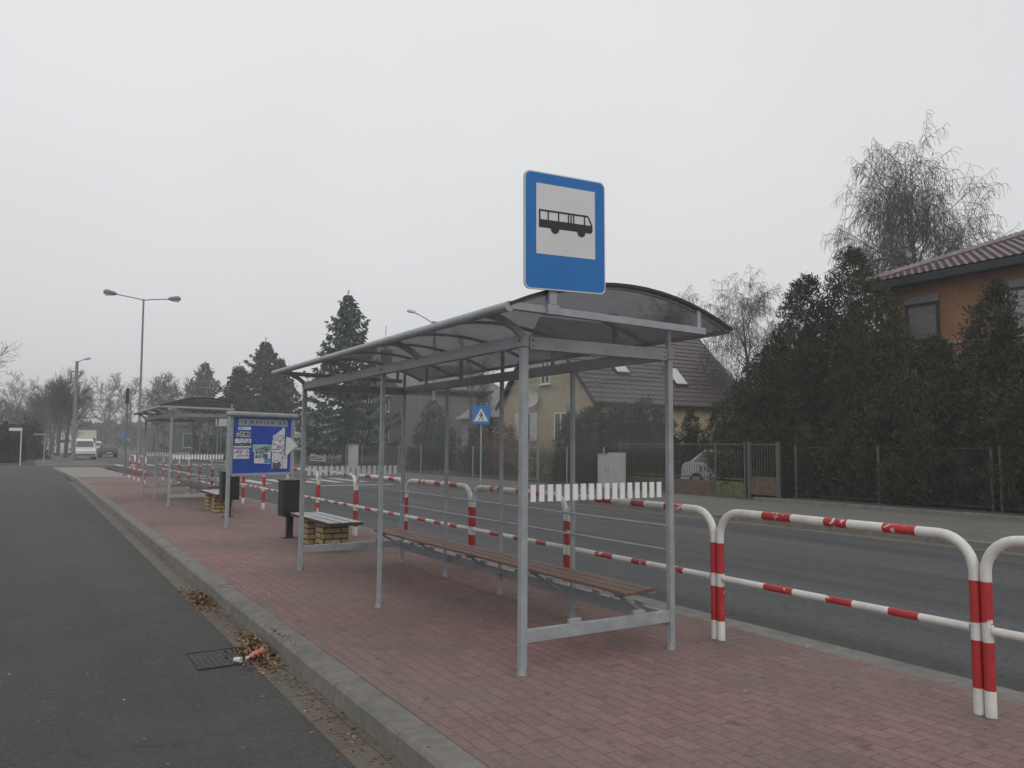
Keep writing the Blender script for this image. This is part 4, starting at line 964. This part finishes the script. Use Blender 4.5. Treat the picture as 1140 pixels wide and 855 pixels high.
# grey house behind the tall spruce
t=thing('grey_house','grey brown rendered house behind the tall spruce with antenna on its chimney','house',(30,62,0))
B().prism([(59.2,0),(71,0),(71,6.2),(65.1,8.6),(59.2,6.2)],lambda u,v,w:(w,u,v),25.5,35).build('wall',M['wallgrey'],t)
b=B(); b.prism([(58.8,6.0),(65.1,8.6),(71.4,6.0),(71.4,6.25),(65.1,8.9),(58.8,6.25)],lambda u,v,w:(w,u,v),25.2,35.3); b.build('roof',M['tile'],t)
for (y0,z0,z1) in ((61.4,4.3,5.7),(65.5,4.3,5.7),(61.4,1.4,3.0),(65.0,1.4,3.0),(68,1.4,3.0)): window(t,'x',y0,y0+1.35,z0,z1,25.5)
c_=B().box(27,27.8,66.5,67.3,7.4,10.2).build('chimney',M['wallgrey'],t)
B().tube([(27.3,66.9,10.2),(27.3,66.9,12.4)],.03,5).build('antenna',M['lamp'],c_)
b=B(); 
for i in range(7):
    z=10.25+.75*i/6; r_=.4*math.sin(PI*(i+.001)/6)
    for j in range(12): a=2*PI*j/12; b.v.append((27.2+math.cos(a)*r_,66.8+math.sin(a)*r_,z))
for i in range(6):
    for j in range(12): b.f.append((i*12+j,i*12+(j+1)%12,(i+1)*12+(j+1)%12,(i+1)*12+j)); b.m.append(0)
b.build('chimney_cowl',M['lamp'],c_,smooth=True)
t=thing('pale_house','pale low house with light grey roof seen between the conifers through the shelter','house',(31,48,0))
B().box(29,36,44.5,55,0,3.6).build('wall',M['wallpale'],t); b=B().prism([(28.5,3.6),(36.5,3.6),(32.5,6.2)],lambda u,v,w:(u,w,v),44.2,55.3); b.build('roof',M['lintel'],t)
window(t,'x',46,47.3,1.3,2.7,29); window(t,'x',50,51.3,1.3,2.7,29)
# low long building behind far shelter (pale facade with glass front)
t=thing('pale_shop_building','long low pale building with a wide window front behind the farther shelter','building',(24,95,0))
B().box(22,30,86,112,0,4.4).build('wall',M['wallpale'],t); B().box(21.8,30.2,85.8,112.2,4.4,4.8).build('roof',M['lintel'],t)
for k in range(6): window(t,'x',88+k*3.8,91+k*3.8,.9,3.2,22,'frame_w','panel_l')
window(t,'y',23,26,.9,3.2,86,'frame_w','panel_l'); 
t=thing('grey_shed','flat roofed grey building beyond the farther shelter','building',(19,140,0))
B().box(17.5,26,120,150,0,4.2).build('wall',M['wallgrey'],t); B().box(17.3,26.2,119.8,150.2,4.2,4.5).build('roof',M['lintel'],t)
window(t,'y',18.5,21,1,3,120); window(t,'y',22,24.5,1,3,120)
t=thing('distant_house','small distant grey house with brown roof beyond the farther shelter','house',(26,175,0))
B().box(20,30,165,180,0,5).build('wall',M['wallgrey'],t); B().prism([(19.5,5),(30.5,5),(25,9)],lambda u,v,w:(u,w,v),164.5,180.5).build('roof',M['tile'],t); window(t,'y',21.5,23,2,3.5,165); window(t,'y',26,27.5,2,3.5,165)
# ------------------------------------------------------------------ cars
def car(loc,rz,label,paint='carw',Lc=4.2,Wc=1.72,Hc=1.45,prof=None,green=None,cat='car',name='parked_car'):
    t=thing(name,label,cat,(0,0,0)); w=Wc/2
    # side profile (y forward is negative: nose at -y)
    P=prof or [(-2.1,.35),(-2.12,.62),(-1.95,.78),(-1.1,.92),(-.95,.95),(1.95,.98),(2.08,.85),(2.1,.35)]
    G=green or [(-1.0,.94),(-.35,1.40),(.2,Hc),(1.2,Hc-.03),(1.75,1.02),(1.9,.97)]
    def sect(Q,wb,wt,zb,zt,nm,m,par):
        b=B(); n=len(Q)
        for s in (-1,1):
            for (y,z) in Q:
                f=(z-zb)/(zt-zb); b.v.append((s*(wb+(wt-wb)*f),y,z))
        b.f.append(tuple(range(n))); b.m.append(0); b.f.append(tuple(reversed(range(n,2*n)))); b.m.append(0)
        for k in range(n): q=(k+1)%n; b.f.append((k,k+n,q+n,q)); b.m.append(0)
        return b.build(nm,m,par,bev=.04 if nm=='body' else .02)
    bd_=sect(P,w,w-.06,.35,1.0,'body',M[paint],t)
    sect(G,w-.07,w-.25,.94,Hc,'cabin',M[paint],t)
    # windows: side glass, windscreen, rear glass
    b=B()
    ys=[g[0] for g in G]; zt=Hc-.1
    def xw(z): return (w-.07)+(-.18)*((z-.94)/(Hc-.94))
    for s in (-1,1):
        for (a0,a1,t0,t1) in ((G[0][0]+.25,.25,-.28,.25),(.33,G[-1][0]-.35,.33,G[3][0]+.02)):
            pts=[(a0,1.0),(a1,1.0),(t1,zt),(t0,zt)]
            b.face([(s*(xw(z)+.008),y,z) for y,z in pts])
    b.build('side_window',M['pane'],t)
    for (q0,q1,nm) in ((G[0],G[1],'windscreen'),(G[-2],G[-3],'rear_window')):
        b=B(); a=Vector((0,q0[0],q0[1])); c=Vector((0,q1[0],q1[1])); dn=(c-a); nn=Vector((0,-dn.z,dn.y)) if nm=='windscreen' else Vector((0,dn.z,-dn.y)); nn.normalize()
        if nn.z<0: nn=-nn
        p_=a.lerp(c,.1)+nn*.014; q_=a.lerp(c,.92)+nn*.014
        b.face([(-(xw(p_.z)-.08),p_.y,p_.z),(xw(p_.z)-.08,p_.y,p_.z),(xw(q_.z)-.06,q_.y,q_.z),(-(xw(q_.z)-.06),q_.y,q_.z)]); b.build(nm,M['pane'],t)
    for y in (P[0][0]+.78,P[-1][0]-.72):
        for s in (-1,1):
            wh=B().tube([(s*(w-.2),y,.31),(s*(w+.01),y,.31)],.31,20).build('wheel',M['rubber'],t,smooth=True)
            B().tube([(s*(w-.0),y,.31),(s*(w+.02),y,.31)],.19,14).build('rim',M['rim'],wh)
    for s in (-1,1):
        B().box(s*.5-.17,s*.5+.17,P[0][0]-.02,P[0][0]+.1,.6,.74).build('headlight',M['head'],t,bev=.02)
        B().box(s*(w-.24)-.12,s*(w-.24)+.12,P[-1][0]-.1,P[-1][0]+.015,.68,.86).build('tail_light',M['tail'],t,bev=.02)
        B().box(s*(w+.02)-.09,s*(w+.02)+.09,-.85,-.7,.98,1.1).build('mirror',M[paint],t,bev=.02)
    B().box(-.26,.26,P[-1][0]+.003,P[-1][0]+.016,.5,.61).build('number_plate',M['signwhite'],t); B().box(-w+.1,w-.1,P[0][0]-.03,P[0][0]+.02,.38,.52).build('bumper',M['bin'],t)
    t.location=loc; t.rotation_euler=(0,0,rz); return t
car((21.2,19.2,.0),math.radians(8),'dusty white car parked in the garden behind the barred fence','carg')
VP=[(-2.35,.3),(-2.4,.8),(-2.2,1.0),(-1.7,1.05),(-1.5,1.1),(2.3,1.1),(2.35,1.0),(2.35,.3)]
VG=[(-1.65,1.08),(-1.1,1.75),(-.7,1.95),(2.1,1.95),(2.2,1.5),(2.3,1.08)]
car((3.45,112,0.0),PI,'white van parked on the footpath, left of the concrete utility pole','carw',4.8,1.85,1.95,VP,VG,'van','parked_van')
car((4.3,84.0,-.0),PI*0,'white van parked right of the utility pole seen from behind','carw',4.8,1.85,1.95,VP,VG,'van','parked_van')
car((7.6,101,RZ),PI,'dark car driving away on the distant road','card',4.3,1.78,1.5,name='driving_car')
car((11.6,150,RZ),0,'small white car behind the cream box truck','carw',name='driving_car')
car((9.3,148,RZ),0,'cab of the cream truck' ,'carw',4.8,1.9,2.0,VP,VG,'van','distant_van')
bpy.data.objects['distant_van']['label']='distant white van in front of the cream box trailer'
t=thing('box_truck','cream box truck on the distant road right of the parked vans','truck',(7.6,140,RZ))
B().box(6.2,8.7,138,144,.9,3.5).build('cargo_box',M['cream'],t,bev=.05); B().box(6.3,8.6,136,137.9,.5,2.5).build('cab',M['carw'],t,bev=.1); B().box(6.45,8.45,135.96,135.99,1.5,2.3).build('windscreen',M['pane'],t); B().box(6.5,8.4,136.2,143.8,.5,.85).build('chassis',M['bin'],t)
for y in (137,142.3):
    for x in (6.35,8.3): B().tube([(x,y,.35),(x+.25,y,.35)],.45,16).build('wheel',M['rubber'],t)
# ------------------------------------------------------------------ left side greenery and far trees
lm=baretree('lime_tree','pollarded lime tree nearest the utility pole with a dense twiggy crown',(3.1,92,0),7.9,LIME,31,.3,group='pollarded lime trees along the far footpath')
lm.scale=(.66,.66,.82)
for i,(x,y,s,lab) in enumerate([(2.7,103,(.7,.7,.82),'pollarded lime tree second in the row behind the parked van'),(2.2,114,(.72,.72,.84),'pollarded lime tree third in the row, mostly behind the nearer two'),(1.7,128,(.8,.8,.88),'pollarded lime tree fourth in the row along the far footpath'),(3.0,140,(.8,.8,.9),'pollarded lime tree at the far end of the row')]):
    copy_tree(lm,loc=(x,y,0),rz=i*1.3+.7,scale=s,label=lab)
bt=baretree('bare_tree','bare twiggy tree at the left photo edge',(-4.6,84,0),10.4,BARE,33,.26,group='bare trees on the left',rmin=.016)
for i,(x,y,s,lab) in enumerate([(-7.5,95,1.05,'bare tree partly outside the left photo edge'),(-2.2,120,.78,'thin bare tree between the left edge tree and the limes')]):
    copy_tree(bt,loc=(x,y,0),rz=i*2+1,scale=s,label=lab)
bt2=baretree('bare_tree','bare round crowned tree left of the double armed lamp',(13.5,175,0),11.5,BARE,36,.3,group='bare trees beyond the farther shelter',rmin=.03)
for i,(x,y,s,lab) in enumerate([(18.5,185,1.0,'bare tree just left of the double armed lamp pole'),(16,118,.72,'spiky bare tree above the farther shelter left of the distant spruce'),(16.6,100,.6,'low bare tree above the left end of the farther shelter'),(22,160,.95,'bare tree behind the distant spruce'),(17.2,142,.8,'bare tree between the lamp pole and the spiky tree')]):
    copy_tree(bt2,loc=(x,y,0),rz=i*1.1+.3,scale=s,label=lab)
for i,(x,y,h,r_,lab) in enumerate([(-1.9,76,3.3,1.0,'tall dark conifer column behind the T shaped street sign'),(-.2,84,3.6,1.1,'dark conifer column right of the T shaped sign'),(-4.2,78,4.2,1.5,'dark conifer at the left photo edge')]):
    conecrown('dark_conifer',lab,(x,y,0),h,r_,2500,140+i,'thuja','conifer',ls=(.15,.3),prof=lambda f:(1-f)**.45)
for i,(x0,x1,y,h,lab) in enumerate([(-7,-.3,70,1.9,'clipped dark hedge on the far left behind the street sign'),(-6,1.0,90,2.6,'taller dark hedge behind the clipped hedge on the far left')]):
    R.seed(150+i); b=B(); b.box(x0+.1,x1-.1,y-.35,y+.35,0,h-.1)
    for k in range(6000):
        x=R.uniform(x0,x1); s=R.random(); 
        if s<.6: p=Vector((x,y-.4+R.uniform(-.1,.06),R.uniform(0,h)))
        else: p=Vector((x,y+R.uniform(-.4,.4),h-.1+R.uniform(-.08,.12)))
        leafquad(b,p,Vector((0,-.6,.7))+rv(.5),.1,.2)
    tag(b.build('hedge',M['thuja'],off=((x0+x1)/2,y,0)),lab,'hedge')
# far woods as masses
def woods(name,lab,x0,x1,y,h,n,seed,m):
    R.seed(seed); b=B()
    for k in range(n):
        x=R.uniform(x0,x1); yy=y+R.uniform(-6,6); top=h*(.62+.38*mn.noise(Vector((x*.09,seed,0)))+.1*mn.noise(Vector((x*.4,seed,3)))); z=R.random()**.8*max(2,top)
        s=R.uniform(.5,1.1); leafquad(b,Vector((x,yy,z)),Vector((R.gauss(0,.6),R.gauss(0,.4),1)),s*.5,s*1.5)
    tag(b.build(name,M[m],off=((x0+x1)/2,y,0)),lab,'trees',None,'stuff')
woods('distant_woods','hazy band of distant trees closing the road',-40,150,300,12,16000,5,'sprucef')
woods('distant_thicket','hazy brown thicket beside the road end',10,70,215,9.5,9000,6,'thujab')
woods('distant_grove','hazy dark grove on the far left',-60,3,190,11,9000,8,'thujab')
# yellow litter dish etc. : round blue sign on the distant road
t=thing('road_sign','round blue road sign on a thin post beyond the dark car','sign',(12.6,140,0))
B().tube([(12.6,140,0),(12.6,140,3.0)],.05,6).build('pole',M['lamp'],t); B().tube([(12.6,139.93,2.7),(12.6,139.97,2.7)],.5,16).build('sign_disc',M['blue'],t)
# ------------------------------------------------------------------ haze
hz=bpy.data.materials.new('haze_air'); tt=nt(hz); o_=N(tt,'ShaderNodeOutputMaterial'); v_=N(tt,'ShaderNodeVolumePrincipled',I={'Color':(.9,.91,.93,1),'Density':HAZE if 'HAZE' in globals() else .0019,'Anisotropy':.1}); L(tt,v_.outputs[0],o_.inputs[1])
hb=B().box(-640,640,-640,940,-2.2,24).build('haze',hz); tag(hb,'pale winter haze',None,None,'stuff'); hb['category']='haze'
# ------------------------------------------------------------------ world and sun
w=bpy.data.worlds.new('World'); sc.world=w; w.use_nodes=True; t=w.node_tree; t.nodes.clear()
EL,AZ=38,200
sk=N(t,'ShaderNodeTexSky',sky_type='NISHITA',sun_disc=False,sun_elevation=math.radians(EL),sun_rotation=math.radians(AZ),air_density=1,dust_density=6,ozone_density=1,altitude=0)
hs_=N(t,'ShaderNodeHueSaturation',I={'Saturation':.12,'Value':1.0}); L(t,sk.outputs[0],hs_.inputs['Color'])
# cloud deck: even grey with faint large structure, brighter low down
tc=N(t,'ShaderNodeTexCoord'); sp_=N(t,'ShaderNodeSeparateXYZ'); L(t,tc.outputs['Generated'],sp_.inputs[0])
cr=N(t,'ShaderNodeValToRGB'); L(t,sp_.outputs[2],cr.inputs[0])
cr.color_ramp.elements[0].position=0.0; cr.color_ramp.elements[0].color=(6.4,6.5,6.65,1)
cr.color_ramp.elements[1].position=.7; cr.color_ramp.elements[1].color=(7.9,8.0,8.15,1)
no=N(t,'ShaderNodeTexNoise',I={'Scale':1.6,'Detail':5,'Roughness':.5}); L(t,tc.outputs['Generated'],no.inputs['Vector'])
mr=N(t,'ShaderNodeMapRange',I={1:.3,2:.7,3:.95,4:1.05}); L(t,no.outputs['Fac'],mr.inputs[0])
mu=N(t,'ShaderNodeMix',data_type='RGBA',blend_type='MULTIPLY',I={0:1.0}); L(t,cr.outputs[0],mu.inputs[6]); L(t,mr.outputs[0],mu.inputs[7])
mx=N(t,'ShaderNodeMix',data_type='RGBA',I={0:.88}); L(t,hs_.outputs[0],mx.inputs[6]); L(t,mu.outputs[2],mx.inputs[7])
bg=N(t,'ShaderNodeBackground',I={'Strength':.1}); L(t,mx.outputs[2],bg.inputs[0]); wo=N(t,'ShaderNodeOutputWorld'); L(t,bg.outputs[0],wo.inputs[0])
sl_=bpy.data.lights.new('sun','SUN'); sl_.energy=.5; sl_.angle=math.radians(40); sl_.color=(1,.97,.93); so=bpy.data.objects.new('sun',sl_); COL.objects.link(so)
az=math.radians(AZ); dirv=Vector((math.sin(az)*math.cos(math.radians(EL)),math.cos(az)*math.cos(math.radians(EL)),math.sin(math.radians(EL))))
so.rotation_euler=dirv.to_track_quat('Z','Y').to_euler()
sc.view_settings.view_transform='Standard'; sc.view_settings.look='None'; sc.view_settings.exposure=0.2; sc.view_settings.gamma=1; sc.view_settings.use_curve_mapping=False
sc.render.engine='CYCLES'; sc.cycles.max_bounces=8; sc.cycles.transparent_max_bounces=24; sc.cycles.volume_bounces=1; sc.cycles.diffuse_bounces=3; sc.cycles.glossy_bounces=3
